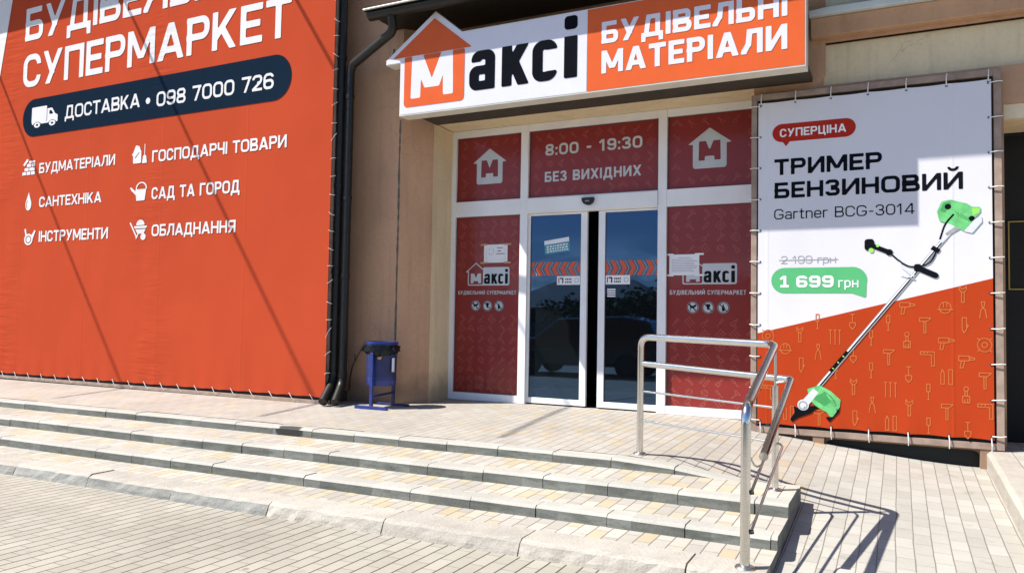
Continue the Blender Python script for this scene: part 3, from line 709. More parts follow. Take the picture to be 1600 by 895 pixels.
# gutter and drainpipes
gut = thing('gutter', 'dark half round roof gutter on the sheet metal edge above the sign', 'gutter', (-3.4, -1.35, 4.5))
mb = MB(); seg = 12
pr = [(-1.345 + .072 * math.cos(math.pi + math.pi * k / seg), 4.585 + .072 * math.sin(math.pi + math.pi * k / seg)) for k in range(seg + 1)]
V = [(x, y, z) for x in (-5.55, 4.0) for y, z in pr]; k_ = seg + 1
mb.shell(V, [(i, i + 1, k_ + i + 1, k_ + i) for i in range(seg)] + [tuple(range(k_)), tuple(k_ + i for i in reversed(range(k_)))], 'gutter')
mb.build('trough', gut, smooth=True)
mb = MB(); mb.prism([(-5.57, 4.60), (4, 4.60), (4, 4.625), (-5.57, 4.625)], -1.45, -.4, 'gutter'); mb.build('roof_edge', gut)
mb = MB(); mb.tube([(-5.57, -1.45, 4.612), (4, -1.45, 4.612)], .012, 'sign_edge', 8); mb.build('drip_edge', gut)
mb = MB(); mb.tube(fillet([(-5.24, -1.345, 4.53), (-5.24, -1.30, 4.36), (-5.99, -1.10, 4.12), (-6.012, -1.10, 4.02), (-6.012, -1.10, 0.22), (-5.90, -1.36, 0.02)], .1), .052, 'gutter', 14)
for z in (.30, 1.5, 2.45, 3.7): mb.tube([(-6.012, -1.10, z), (-6.012, -1.10, z + .05)], .059, 'gutter', 14)
dp = tag(mb.build('drainpipe', smooth=True), 'dark drainpipe bending up to the gutter beside the shop sign', 'drainpipe', 'drainpipes at the banner edge')
mb = MB(); mb.tube(fillet([(-6.14, -1.11, 7.0), (-6.14, -1.11, .24), (-6.05, -1.40, .02)], .1), .055, 'gutter', 14)
for z in (.32, 1.55, 2.6, 4.2): mb.tube([(-6.14, -1.11, z), (-6.14, -1.11, z + .05)], .063, 'gutter', 14)
tag(mb.build('drainpipe', smooth=True), 'straight dark drainpipe right beside the edge of the red banner', 'drainpipe', 'drainpipes at the banner edge')

# ------------------------------------------------------------------ shopfront
sf = thing('shopfront', 'white framed glazed shop entrance with red film panels and sliding doors', 'entrance', (-3.3, 0, 0))
A = 'white_alu'
XL, XR, ZB, ZT = -5.19, -1.25, 0.0, 3.462
xa, xb, xc, xd, xe_, xg = -5.13, -4.193, -4.09, -2.44, -2.338, -1.31
zt_, zu, zv, zw = 3.374, 2.538, 2.342, 0.093
mb = MB()
for a, b in ((XL, xa), (xb, xc), (xd, xe_), (xg, XR)):
    mb.box(a, b, 0, .09, ZB, ZT, A)
for a, b in ((xa, xb), (xc, xd), (xe_, xg)):
    mb.box(a, b, .003, .087, zt_, ZT, A); mb.box(a, b, .003, .087, zv, zu, A)
for a, b in ((xa, xb), (xe_, xg)): mb.box(a, b, .003, .087, ZB, zw, A)
mb.box(xc, xd, -.02, .003, zv + .012, zu - .012, A)
mb.build('frame', sf, bevel=.004)
def panel(x0, x1, z0, z1):
    mb = MB(); mb.box(x0 + .001, x1 - .001, .045, .06, z0 + .001, z1 - .001, 'film_red'); g = .007
    for a, b, c, d in ((x0, x0 + g, z0, z1), (x1 - g, x1, z0, z1), (x0 + g, x1 - g, z1 - g, z1), (x0 + g, x1 - g, z0, z0 + g)): mb.box(a + .002, b - .0005, .036, .0445, c + .001, d - .001, 'grey_alu')
    return mb.build('window_panel', sf)
def pattern(parent, spots, size, y, m, seed):
    mb = MB(); rn = random.Random(seed)
    for i, (x, z) in enumerate(spots):
        stamp(mb, ICON_POLYS[rn.randrange(len(ICON_POLYS))], y, m, x, z, size, size, rn.choice((.8, -.8, .7, 0.75, -.7)))
    return mb.build('tool_pattern', parent)
FY = .0435
# upper side panels with the house mark
for n_, (x0, x1, hx) in enumerate(((xa, xb, -4.658), (xe_, xg, -1.866))):
    p = panel(x0, x1, zu, zt_)
    mb = MB()
    h = f_house(hx, 3.213, hx - .245, hx + .245, 3.033, hx - .187, hx + .187, 2.757)
    mm = f_M(hx - .125, 2.845, hx + .125, 3.065, .07)
    flat(mb, lambda X, Z: SUB(h(X, Z), mm(X, Z)), hx - .27, 2.74, hx + .27, 3.23, FY, 'film_white', .012)
    mb.build('house_emblem', p)
    sp = [(x, z) for x in fr(x0 + .1, x1 - .1, 5) for z in (3.28, 2.63)] + [(x, z) for x in (x0 + .1, x1 - .1) for z in fr(2.78, 3.13, 2)]
    pattern(p, sp, .095, FY, 'film_light', 11 + n_)
p = panel(xc, xd, zu, zt_)
mb = MB(); text(mb, '8:00 - 19:30', -3.878, -2.643, 3.056, 3.196, FY, 'film_white', .2, .75, 20); mb.build('lettering', p)
mb = MB(); text(mb, 'БЕЗ ВИХІДНИХ', -3.881, -2.654, 2.729, 2.855, FY, 'film_white', .2, .7, 20); mb.build('lettering', p)
pattern(p, [(x, z) for x in fr(xc + .12, xd - .12, 9) for z in (3.28, 2.95, 2.62)] + [(x, z) for x in (xc + .1, xd - .1) for z in (3.12, 2.79)], .095, FY, 'film_light', 15)
# lower side panels: house outline, word mark, line of lettering, three round signs
def aksi(mb, x0, x1, zb, xh_, y, m, cell):
    """the four letters of the word mark in square bold strokes"""
    W = x1 - x0; t = W * .085; h = xh_
    ax = [x0, x0 + W * .25]; kx = [x0 + W * .315, x0 + W * .575]; sx = [x0 + W * .60, x0 + W * .825]; ix = [x0 + W * .885, x1]
    tt = t * 1.12; hh = t * .92
    def f(X, Z):
        a = U(s_box(X, Z, ax[1] - tt, zb, ax[1], zb + h * .8), np.maximum(s_ring(X, Z, ax[0] + W * .02, zb + h * .3, ax[1], zb + h, h * .22, tt, hh), np.maximum(zb + h * .72 - Z, -1)),
              s_ring(X, Z, ax[0], zb, ax[1], zb + h * .62, h * .22, tt, hh))
        c = lambda d: np.maximum(d, np.maximum(zb - Z, Z - zb - h))
        k = U(s_box(X, Z, kx[0], zb, kx[0] + tt, zb + h), c(s_seg(X, Z, kx[0] + tt * .6, zb + h * .36, kx[1] - tt * .45, zb + h * 1.1, tt)), c(s_seg(X, Z, kx[0] + tt * 1.1, zb + h * .62, kx[1] - tt * .42, zb - h * .1, tt)))
        s = SUB(s_ring(X, Z, sx[0], zb, sx[1], zb + h, h * .26, tt, hh), s_box(X, Z, sx[0] + W * .13, zb + hh * 1.05, sx[1] + 1, zb + h - hh * 1.05))
        i = U(s_box(X, Z, ix[0], zb, ix[1], zb + h), s_rr(X, Z, ix[0], zb + h * 1.16, ix[1], zb + h * 1.16 + (ix[1] - ix[0]) * .98, W * .03))
        return U(a, k, s, i)
    flat(mb, f, x0 - .01, zb - .005, x1 + .01, zb + h * 1.5, y, m, cell)
for n_, (x0, x1, ox, clipx) in enumerate(((xa, xb, 0.0, None), (xe_, xg, 2.785, -1.97))):
    p = panel(x0, x1, zw, zv)
    hx = -4.828 + ox
    mb = MB()
    ho = lambda X, Z, hx=hx: U(s_poly(X, Z, [(hx - .155, 1.628), (hx + .155, 1.628), (hx, 1.752)]), s_rr(X, Z, hx - .118, 1.457, hx + .118, 1.66, .02))
    hi = lambda X, Z, hx=hx: U(s_poly(X, Z, [(hx - .12, 1.640), (hx + .12, 1.640), (hx, 1.735)]), s_rr(X, Z, hx - .104, 1.471, hx + .104, 1.645, .015))
    mk = f_M(hx - .078, 1.487, hx + .078, 1.612, .042)
    pl0, pl1 = hx + .108, hx + .482
    flat(mb, lambda X, Z: U(SUB(ho(X, Z), hi(X, Z)), mk(X, Z), SUB(s_rr(X, Z, pl0 - .05, 1.458, pl1, 1.690, .025), s_box(X, Z, pl0 - 1, 1.3, pl0, 1.8))), hx - .17, 1.44, pl1 + .02, 1.77, FY, 'film_white', .008)
    mb.build('house_emblem', p)
    mb = MB(); aksi(mb, pl0 + .012, pl1 - .022, 1.478, .128, FY - .002, 'logo_black', .007); mb.build('lettering', p)
    mb = MB()
    if n_ == 0: text(mb, 'БУДІВЕЛЬНИЙ СУПЕРМАРКЕТ', -5.084, -4.249, 1.343, 1.391, FY, 'film_white', .17, .8, 12)
    else: text(mb, 'БУДІВЕЛЬНИЙ СУПЕРМАРКЕТ', -2.304, -1.462, 1.343, 1.393, FY, 'film_white', .17, .8, 12)
    mb.build('lettering', p)
    for q, cx in enumerate((-.0, .170, .336)):
        cx = (-4.823 if n_ == 0 else -2.042) + cx; cz = 1.2
        mb = MB(); flat(mb, lambda X, Z: s_circ(X, Z, cx, cz, .066), cx - .07, cz - .07, cx + .07, cz + .07, FY, 'film_white', .008)
        ring = lambda X, Z: np.abs(s_circ(X, Z, cx, cz, .058)) - .004
        if q == 0: sh = lambda X, Z: U(s_rr(X, Z, cx - .03, cz - .008, cx + .022, cz + .018, .01), s_circ(X, Z, cx + .028, cz + .02, .013), s_seg(X, Z, cx - .024, cz, cx - .026, cz - .034, .008), s_seg(X, Z, cx + .014, cz, cx + .016, cz - .034, .008), s_seg(X, Z, cx - .028, cz + .014, cx - .042, cz + .028, .006))
        elif q == 1: sh = lambda X, Z: U(s_poly(X, Z, [(cx - .022, cz + .02), (cx + .024, cz + .02), (cx + .004, cz - .028), (cx - .006, cz - .028)]), s_circ(X, Z, cx - .008, cz + .026, .014), s_circ(X, Z, cx + .012, cz + .026, .013))
        else: sh = lambda X, Z: U(s_rr(X, Z, cx - .015, cz - .04, cx + .015, cz + .008, .006), s_box(X, Z, cx - .006, cz, cx + .006, cz + .036))
        sl = lambda X, Z: s_seg(X, Z, cx - .04, cz + .04, cx + .04, cz - .04, .009)
        flat(mb, lambda X, Z: U(ring(X, Z), sh(X, Z), sl(X, Z)), cx - .07, cz - .07, cx + .07, cz + .07, FY - .002, 'logo_black', .005)
        mb.build('prohibition_sign', p)
    sp = []
    for r_, z in enumerate((2.24, 2.11, 1.98, 1.85)): sp += [(x, z) for x in fr(x0 + .1, x1 - .1, 5)]
    sp += [(x, z) for x in (x0 + .09, x1 - .09) for z in (1.72, 1.58)]
    for z in (1.03, .90, .77, .64, .51, .38, .25, .15): sp += [(x, z) for x in fr(x0 + .1, x1 - .1, 5)]
    pattern(p, sp, .105, FY, 'film_light', 21 + n_)
# sliding doors
def door(x0, x1, gx0, gx1):
    mb = MB(); y0, y1 = .05, .095
    for a, b, c, d in ((x0, gx0, .016, 2.340), (gx1, x1, .016, 2.340), (gx0, gx1, .016, .084), (gx0, gx1, 2.318, 2.340)): mb.box(a, b, y0, y1, c, d, A)
    dd = mb.build('sliding_door', sf, bevel=.003)
    mb = MB(); mb.box(gx0, gx1, .068, .078, .084, 2.318, 'glass'); mb.build('glass', dd)
    mb = MB(); q = .006
    for a, b, c, d in ((gx0, gx0 + q, .084, 2.318), (gx1 - q, gx1, .084, 2.318)): mb.box(a, b, .060, .067, c, d, 'grey_alu')
    mb.build('gasket', dd)
    return dd
DL = door(-4.10, -3.315, -4.066, -3.395); DR = door(-3.171, -2.42, -3.088, -2.446)
def chevrons(parent, x0, x1, z0, z1, direction):
    h = z1 - z0; w = .055; pitch = .108; zm = (z0 + z1) / 2; b1 = MB(); b2 = MB(); x = x0 - .03
    i = 0
    while x < x1 + .03:
        for bb, off, ma, ww in ((b1, 0, 'film_orange', w), (b2, w + .014, 'film_grey', .018)):
            s = .048 * direction
            P = [(x + off - s / 2, z0), (x + off + ww - s / 2, z0), (x + off + ww + s / 2, zm), (x + off + ww - s / 2, z1), (x + off - s / 2, z1), (x + off + s / 2, zm)]
            P = [(min(max(px, x0), x1), pz) for px, pz in P]
            for tri in ((0, 1, 2, 5), (5, 2, 3, 4)): bb.poly([(P[k][0], .066, P[k][1]) for k in tri], ma)
        x += pitch
    b1.build('chevron_strip', parent); b2.build('chevron_edge', parent)
chevrons(DL, -4.047, -3.399, 1.575, 1.742, -1); chevrons(DR, -3.082, -2.45, 1.568, 1.745, 1)
for par, x0, x1, z0, z1 in ((DL, -3.707, -3.405, 1.462, 1.567), (DR, -3.084, -2.782, 1.464, 1.571)):
    mb = MB(); mb.box(x0, x1, .0655, .0675, z0, z1, 'white_print')
    h = z1 - z0
    mb.box(x0 + .02, x0 + .032, .0645, .0654, z0 + .02, z1 - .02, 'dark_red_print'); mb.box(x0 + .04, x0 + .085, .0645, .0654, z1 - .035, z1 - .02, 'black_print'); mb.box(x0 + .07, x0 + .085, .0645, .0654, z0 + .02, z1 - .035, 'black_print')
    for r_ in range(2):
        for k in range(4): mb.box(x0 + .11 + k * .022, x0 + .124 + k * .022, .0645, .0654, z0 + .022 + r_ * .036, z0 + .042 + r_ * .036, 'logo_black')
    flat(mb, lambda X, Z: np.abs(s_circ(X, Z, x1 - .045, (z0 + z1) / 2, .026)) - .003, x1 - .08, z0, x1 - .01, z1, .0645, 'ink', .006)
    mb.build('door_sticker', par)
mb = MB()
for k in range(4): mb.box(-3.059, -2.958, .0655, .067, 1.318 + k * .026, 1.334 + k * .026, 'white_print')
mb.build('door_sticker', DR)
# motion sensor
mb = MB()
flat(mb, lambda X, Z: np.maximum(s_circ(X, Z, -3.273, 2.475, .073), Z - 2.488), -3.36, 2.39, -3.19, 2.5, -.075, 'rubber', .008)
V = []; n = 14
arc = [(-3.273 + .073 * math.cos(math.pi + math.pi * k / n), 2.475 + .073 * math.sin(math.pi + math.pi * k / n)) for k in range(n + 1)]
arc = [(-3.346, 2.488)] + arc + [(-3.2, 2.488)]
mb.prism(arc, -.072, -.021, 'rubber'); mb.box(-3.30, -3.25, -.078, -.0752, 2.44, 2.455, 'grey_print')
mb.build('motion_sensor', sf)
# dark interior behind the gap
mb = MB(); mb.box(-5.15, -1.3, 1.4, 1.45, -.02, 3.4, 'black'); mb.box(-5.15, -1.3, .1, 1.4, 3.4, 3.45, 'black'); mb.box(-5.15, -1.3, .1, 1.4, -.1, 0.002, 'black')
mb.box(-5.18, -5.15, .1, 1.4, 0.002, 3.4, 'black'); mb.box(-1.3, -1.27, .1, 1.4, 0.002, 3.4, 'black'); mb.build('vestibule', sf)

# papers taped to the glass
def paper(x0, x1, z0, z1, label, kind):
    mb = MB(); mb.box(x0, x1, .038, .040, z0, z1, 'paper'); w = x1 - x0; h = z1 - z0
    o = mb.build('paper_notice'); tag(o, label, 'notice', 'paper notices on the red panels')
    mb = MB(); y = .0372
    if kind == 0:
        mb.box(x0 + w * .1, x1 - w * .1, y, .0379, z0 + h * .12, z0 + h * .125, 'ink'); mb.box(x0 + w * .1, x0 + w * .105, y, .0379, z0 + h * .125, z1 - h * .2, 'ink'); mb.box(x1 - w * .105, x1 - w * .1, y, .0379, z0 + h * .125, z1 - h * .2, 'ink')
        flat(mb, lambda X, Z: np.abs(s_rr(X, Z, x0 + w * .2, z0 + h * .45, x0 + w * .42, z0 + h * .78, .03)) - .003, x0, z0, x1, z1, y, 'ink', .008)
        for k, (a, b) in enumerate(((.55, .8), (.58, .72), (.52, .88))): mb.box(x0 + w * a, x0 + w * b, y, .0379, z0 + h * (.78 - k * .16), z0 + h * (.83 - k * .16), 'dark_red_print' if k == 1 else 'ink')
    else:
        for k in range(9):
            a, b = ((.3, .7) if k == 0 else (.08, random.uniform(.75, .94)))
            mb.box(x0 + w * a, x0 + w * b, y, .0379, z1 - h * (.17 + k * .082), z1 - h * (.15 + k * .082), 'ink')
    mb.build('print', o)
    mb = MB()
    for cx, cz in ((x0, z0), (x1, z0), (x0, z1), (x1, z1)): mb.box(cx - .05, cx + .05, .036, .0368, cz - .011, cz + .011, 'tape' if kind == 0 else 'paper')
    mb.build('tape', o)
paper(-4.713, -4.377, 1.746, 1.977, 'white notice with a shield, brown tape on its corners, on left panel', 0)
paper(-2.311, -1.972, 1.561, 1.796, 'white paper of fine print covering the house mark on right panel', 1)
Q = [(-3.885, 2.001), (-3.873, 1.836), (-3.536, 1.87), (-3.558, 2.045)]
lf = MB(); lf.prism(Q, .0655, .067, 'leaflet_blue'); o = lf.build('leaflet'); tag(o, 'tilted turquoise and white leaflet stuck on the left sliding door glass', 'leaflet')
def qp(u, v): return tuple((Q[0][i] * (1 - u) + Q[3][i] * u) * (1 - v) + (Q[1][i] * (1 - u) + Q[2][i] * u) * v for i in (0, 1))
mb = MB(); mb.poly([(a, .0648, b) for a, b in (qp(0, 0), qp(0, .3), qp(1, .3), qp(1, 0))], 'paper')
rn = random.Random(2)
for r_ in range(3):
    u = .08
    while u < .9:
        w_ = rn.uniform(.04, .1); mb.poly([(a, .0646, b) for a, b in (qp(u, .42 + r_ * .18), qp(u, .53 + r_ * .18), qp(u + w_, .53 + r_ * .18), qp(u + w_, .42 + r_ * .18))], 'paper'); u += w_ + .035
mb.build('print', o)

# ------------------------------------------------------------------ illuminated sign over the entrance
sg = thing('shop_sign', 'large light box sign with orange house and white and orange fields above entrance', 'sign', (-3, -1.1, 3.38))
SY = -1.2
outline = [(-5.20, 3.375), (-.73, 3.375), (-.73, 4.26), (-4.37, 4.26), (-4.725, 4.552), (-5.405, 4.062), (-5.405, 4.005), (-5.20, 4.005)]
mb = MB(); mb.prism(outline, SY, -1.02, 'sign_edge'); mb.build('cabinet', sg, bevel=.004)
yy = SY - .003
mb = MB(); mb.poly([(x, yy, z) for x, z in [(-5.19, 3.392), (-2.862, 3.392), (-2.862, 4.25), (-4.365, 4.25), (-4.725, 4.542), (-5.396, 4.056), (-5.396, 4.012), (-5.19, 4.012)]], 'white_acryl'); mb.build('white_field', sg)
mb = MB(); mb.poly([(x, yy, z) for x, z in [(-2.856, 3.392), (-.742, 3.392), (-.742, 4.25), (-2.856, 4.25)]], 'orange_acryl'); mb.build('orange_field', sg)
em = MB()
MW = f_M(-5.045, 3.565, -4.468, 4.065, .132)
flat(em, lambda X, Z: SUB(s_rr(X, Z, -5.137, 3.470, -4.326, 4.30, .05), np.maximum(MW(X, Z), -9), s_box(X, Z, -6, 4.06, -4, 5)), -5.15, 3.46, -4.31, 4.08, SY - .006, 'orange_acryl', .016)
flat(em, lambda X, Z: SUB(s_poly(X, Z, [(-5.305, 4.065), (-4.235, 4.065), (-4.735, 4.468)]), MW(X, Z)), -5.34, 4.055, -4.19, 4.51, SY - .006, 'orange_acryl', .016)
flat(em, lambda X, Z: np.maximum(MW(X, Z), -9), -5.06, 3.55, -4.45, 4.08, SY - .006, 'white_acryl', .014)
em.build('house_emblem', sg)
mb = MB(); aksi(mb, -4.262, -2.968, 3.560, .442, SY - .006, 'black_print', .016); mb.build('lettering', sg)
mb = MB(); text(mb, 'БУДІВЕЛЬНІ', -2.70, -.892, 3.866, 4.092, SY - .006, 'white_acryl', .22, .5, 26); mb.build('lettering', sg)
mb = MB(); text(mb, 'МАТЕРІАЛИ', -2.70, -.892, 3.556, 3.792, SY - .006, 'white_acryl', .22, .5, 26); mb.build('lettering', sg)
for x in (-4.6, -3.2, -1.6):
    mb = MB(); mb.box(x - .025, x + .025, -1.02, -.48, 3.55, 3.60, 'frame_dark'); mb.build('bracket', sg)
mb = MB(); mb.box(-5.12, -.74, -1.015, -.503, 3.43, 3.475, 'frame_dark'); mb.build('under_sign_shade', sg)  # dark slab added to deepen the shade below the sign
mb = MB(); mb.tube([(-5.36, -1.10, 4.20), (-5.20, -1.10, 4.22)], .012, 'frame_dark', 8); mb.tube([(-5.37, -1.10, 4.17), (-5.37, -1.10, 4.23)], .02, 'frame_dark', 8); mb.build('bracket', sg)

# floodlight with its cable, at the top right
fl = thing('floodlight', 'small black floodlight hanging from its cable on the pale upper wall', 'floodlight', (-.1, -.62, 4.3))
mb = MB(); mb.prism([(-.18, 4.15), (-.09, 4.105), (.02, 4.16), (.05, 4.34), (-.2, 4.34)], -.72, -.6, 'rubber'); mb.build('lamp_head', fl, bevel=.01)
mb = MB(); mb.tube(fillet([(-.72, -1.05, 4.16), (-.55, -.75, 4.14), (-.35, -.62, 4.19), (-.16, -.6, 4.22)], .2), .008, 'rubber', 8); mb.build('cable', fl)

# ------------------------------------------------------------------ big red banner
bf = thing('banner_frame', 'brown timber and steel frame the red building banner is laced to', 'frame', (-9, -1.2, 0))
BX0, BX1, BY = -14.6, -6.13, -1.25
for x in (-14.6, -10.4, -6.235):
    mb = MB(); mb.box(x - .0, x + .06, BY + .045, BY + .10, zplat(x, -1.2) - .02, 6.6, 'frame_wood'); mb.build('post', bf)
mb = MB(); mb.box(BX0 - .05, BX1 + .03, BY + .0, BY + .042, -.030, .016, 'frame_wood'); mb.build('beam', bf, bevel=.003)
mb = MB(); mb.box(BX0 - .05, BX1 - .05, BY + .05, WY, -.02, .10, 'frame_dark'); mb.build('skirting', bf)
bn = thing('building_banner', 'huge red wall banner with white lettering for a building supermarket', 'banner', (-9.5, BY, 0))
mb = MB(); xs = fr(BX0, BX1 - .02, 110); zs = fr(.062, 6.5, 50); rn = random.Random(4)
def bdrop(x): return -.010 * abs(math.sin((x + .32) * math.pi / .33))
V = []
for j, z in enumerate(zs):
    for i, x in enumerate(xs):
        V.append((x, BY + .004, z + (-bdrop(x) - .012 if j == 0 else 0)))
n = len(xs)
for j in range(len(zs) - 1):
    for i in range(n - 1):
        mb.shell([V[j * n + i], V[j * n + i + 1], V[(j + 1) * n + i + 1], V[(j + 1) * n + i]], [(0, 1, 2, 3)], 'banner_red')
mb.build('sheet', bn)
mb = MB(); yb = BY - .001
mb.poly([(x, yb, z) for x, z in ((-14.55, 3.6), (-13.33, 3.6), (-12.79, 6.24), (-12.74, 6.49), (-14.55, 6.49))], 'banner_white'); mb.build('white_stripe', bn)
def bt(body, x0, x1, zb, zt, t=.2, gap=.55, y=yb, m='banner_white', res=28):
    mb = MB(); text(mb, body, x0, x1, zb, zt, y, m, t, gap, res); mb.build('lettering', bn)
bt('БУДІВЕЛЬНИЙ', -12.435, -7.05, 5.323, 5.85, .19)
bt('СУПЕРМАРКЕТ', -12.446, -6.86, 4.570, 5.095, .19)
mb = MB(); flat(mb, lambda X, Z: s_rr(X, Z, -12.402, 3.768, -6.83, 4.362, .29), -12.42, 3.75, -6.81, 4.38, yb, 'banner_navy', .03); mb.build('pill_field', bn)
bt('ДОСТАВКА', -11.343, -9.652, 3.966, 4.169, .175, .6, yb - .002)
mb = MB(); flat(mb, lambda X, Z: s_circ(X, Z, -9.483, 4.035, .045), -9.54, 3.98, -9.43, 4.09, yb - .002, 'banner_white', .01); mb.build('dot', bn)
bt('098 7000 726', -9.306, -7.12, 3.929, 4.137, .175, .6, yb - .002)
for args in (('БУДМАТЕРІАЛИ', -11.924, -10.141, 3.171, 3.331), ('ГОСПОДАРЧІ ТОВАРИ', -9.353, -6.873, 3.147, 3.313), ('САНТЕХНІКА', -11.886, -10.411, 2.641, 2.800),
             ('САД ТА ГОРОД', -9.336, -7.655, 2.621, 2.790), ('ІНСТРУМЕНТИ', -11.858, -10.234, 2.101, 2.269), ('ОБЛАДНАННЯ', -9.306, -7.707, 2.102, 2.267)):
    bt(*args, .19, .5, yb, 'banner_white', 22)
def bicon(fn, x0, z0, x1, z1, y=yb, m='banner_white', name='icon', cell=.012):
    mb = MB(); w, h = x1 - x0, z1 - z0
    flat(mb, lambda X, Z: fn((X - x0) / w, (Z - z0) / h) * min(w, h), x0 - .02, z0 - .02, x1 + .02, z1 + .02, y, m, cell); mb.build(name, bn)
def i_truck(X, Z): return U(SUB(U(s_rr(X, Z, 0, .28, .58, 1, .03), s_poly(X, Z, [(.6, .22), (.6, .86), (.78, .86), (.9, .58), (1, .5), (1, .22)]), s_box(X, Z, .02, .2, 1, .27)), s_poly(X, Z, [(.68, .58), (.68, .76), (.75, .76), (.84, .58)]), s_circ(X, Z, .22, .16, .15), s_circ(X, Z, .8, .16, .15)),
                            np.abs(s_circ(X, Z, .22, .16, .085)) - .035, np.abs(s_circ(X, Z, .8, .16, .085)) - .035)
def i_bricks(X, Z): return U(*[s_box(X, Z, *b) for b in ((0, 0, .3, .2), (.35, 0, .65, .2), (.7, 0, 1, .2), (.17, .25, .5, .45), (.55, .25, 1, .45), (.35, .5, .68, .7), (.73, .5, 1, .7), (.5, .75, 1, .88))], s_seg(X, Z, .1, .62, .42, .98, .16))
def i_broom(X, Z): return U(SUB(s_rr(X, Z, .08, .02, .62, .68, .08), s_seg(X, Z, .2, .3, .5, .6, .05)), s_poly(X, Z, [(.12, .68), (.58, .68), (.48, .9), (.26, .98), (.18, .84)]), s_box(X, Z, .0, .45, .14, .55), s_seg(X, Z, .84, .4, .84, 1, .05), s_poly(X, Z, [(.68, 0), (1, 0), (.94, .4), (.74, .4)]))
def i_drop(X, Z): return SUB(U(s_circ(X, Z, .5, .34, .34), s_poly(X, Z, [(.19, .46), (.81, .46), (.5, 1)])), np.maximum(np.abs(s_circ(X, Z, .5, .34, .22)) - .03, X - .4))
def i_can(X, Z): return U(s_poly(X, Z, [(.38, 0), (.88, 0), (.96, .6), (.3, .6)]), s_seg(X, Z, .42, .3, .08, .62, .12), s_seg(X, Z, .0, .72, .14, .52, .1), np.maximum(np.abs(s_circ(X, Z, .66, .64, .3)) - .035, .6 - Z))
def i_grind(X, Z): return SUB(U(s_circ(X, Z, .42, .34, .34), s_poly(X, Z, [(.5, .4), (.7, .2), (.98, .84), (.9, .9)]), s_seg(X, Z, .22, .6, .12, .98, .12)), np.abs(s_circ(X, Z, .42, .34, .2)) - .03)
def i_barrow(X, Z): return U(SUB(s_poly(X, Z, [(.22, .62), (1, .62), (.8, .28), (.45, .28)]), s_box(X, Z, .2, .48, 1, .52)), s_circ(X, Z, .78, .14, .15), s_seg(X, Z, .0, .8, .42, .1, .07), s_seg(X, Z, .36, .05, .5, .3, .06), np.maximum(s_circ(X, Z, .6, .66, .24), .66 - Z))
bicon(i_truck, -12.17, 3.885, -11.52, 4.225, yb - .002, 'banner_white', 'truck_icon')
bicon(i_bricks, -12.353, 3.165, -12.034, 3.416); bicon(i_broom, -9.777, 3.15, -9.46, 3.424); bicon(i_drop, -12.269, 2.603, -12.05, 2.89)
bicon(i_can, -9.78, 2.618, -9.437, 2.891); bicon(i_grind, -12.251, 2.058, -11.938, 2.32); bicon(i_barrow, -9.761, 2.059, -9.399, 2.378)
# lacing along the foot and the right edge
tie0 = None
def ties(parent, spots, r=.0042, eye=True):
    """one lacing per eyelet; spots = (start, end) in world space"""
    for a, b in spots:
        mb = MB(); a = Vector(a); b = Vector(b); mid = a.lerp(b, .6) + Vector((random.uniform(-.006, .006), -.012, random.uniform(-.006, .006)))
        mb.tube([a, mid, b], r, 'tie', 6)
        if eye: mb.tube([a + Vector((0, -.002, 0)), a + Vector((0, .001, 0))], .011, 'eyelet', 8)
        mb.build('tie', parent)
x = -12.98; sp = []
while x < -6.15: sp.append(((x, BY - .004, .085), (x + .10, BY - .006, -.012))); x += .33
ties(bn, sp, .0034, False)
ties(bn, [((BX1 - .03, BY - .004, z), (BX1 + .035, BY + .02, z + random.uniform(-.05, .14))) for z in fr(.12, 4.9, 22)], .0022, False)

# ------------------------------------------------------------------ poster of the brush cutter
PY = -.6
pf = thing('poster_frame', 'brown steel frame standing before the wall and holding the trimmer poster', 'frame', (-.25, PY, -.1))
FX0, FX1, FZ0, FZ1 = -1.31, .835, -.04, 3.335
for nm, a, b, c, d in (('post', FX0, FX0 + .055, FZ0, FZ1), ('post', FX1 - .06, FX1, FZ0, FZ1), ('rail', FX0 + .056, FX1 - .061, FZ0, FZ0 + .06), ('rail', FX0 + .056, FX1 - .061, FZ1 - .06, FZ1)):
    mb = MB(); mb.box(a, b, PY + .012, PY + .06, c, d, 'frame_wood'); mb.build(nm, pf, bevel=.003)
mb = MB(); mb.box(FX0 + .056, FX1 - .061, PY + .068, -.503, .0, FZ1 - .02, 'frame_dark'); mb.build('backing', pf)
for x in (-.68, .70):
    mb = MB(); mb.box(x - .05, x + .05, PY + .02, -.505, -.42, FZ0 - .002, 'brown'); mb.build('support', pf)
po = thing('price_poster', 'white and orange price poster advertising a green petrol trimmer', 'poster', (-.25, PY, 1.6))
SX0, SX1, SZ0, SZ1 = -1.24, .757, .045, 3.243
mb = MB()
xs = fr(SX0, SX1, 60); zs_ = fr(0, 1, 40); n = len(xs)
def zdiag(x): return .934 + (x + 1.249) * (1.463 - .934) / 2.002
def pull(x, s): return (.010 * abs(math.sin((x + .24) * math.pi / .327)) ** .7) * s
for i in range(n - 1):
    a, b = xs[i], xs[i + 1]
    mb.poly([(a, PY, SZ0 + pull(a, 1)), (b, PY, SZ0 + pull(b, 1)), (b, PY, zdiag(b)), (a, PY, zdiag(a))], 'poster_orange')
    mb.poly([(a, PY, zdiag(a)), (b, PY, zdiag(b)), (b, PY, SZ1 - pull(b, .6)), (a, PY, SZ1 - pull(a, .6))], 'poster_white')
mb.build('sheet', po)
yp = PY - .002
def pt(body, x0, x1, zb, zt, m, t, gap=.6, y=yp, res=24, strike=False):
    mb = MB(); text(mb, body, x0, x1, zb, zt, y, m, t, gap, res)
    if strike: mb.box(x0 - .02, x1 + .02, y - .0006, y - .0002, zb + (zt - zb) * .42, zb + (zt - zb) * .42 + .006, m)
    mb.build('lettering', po)
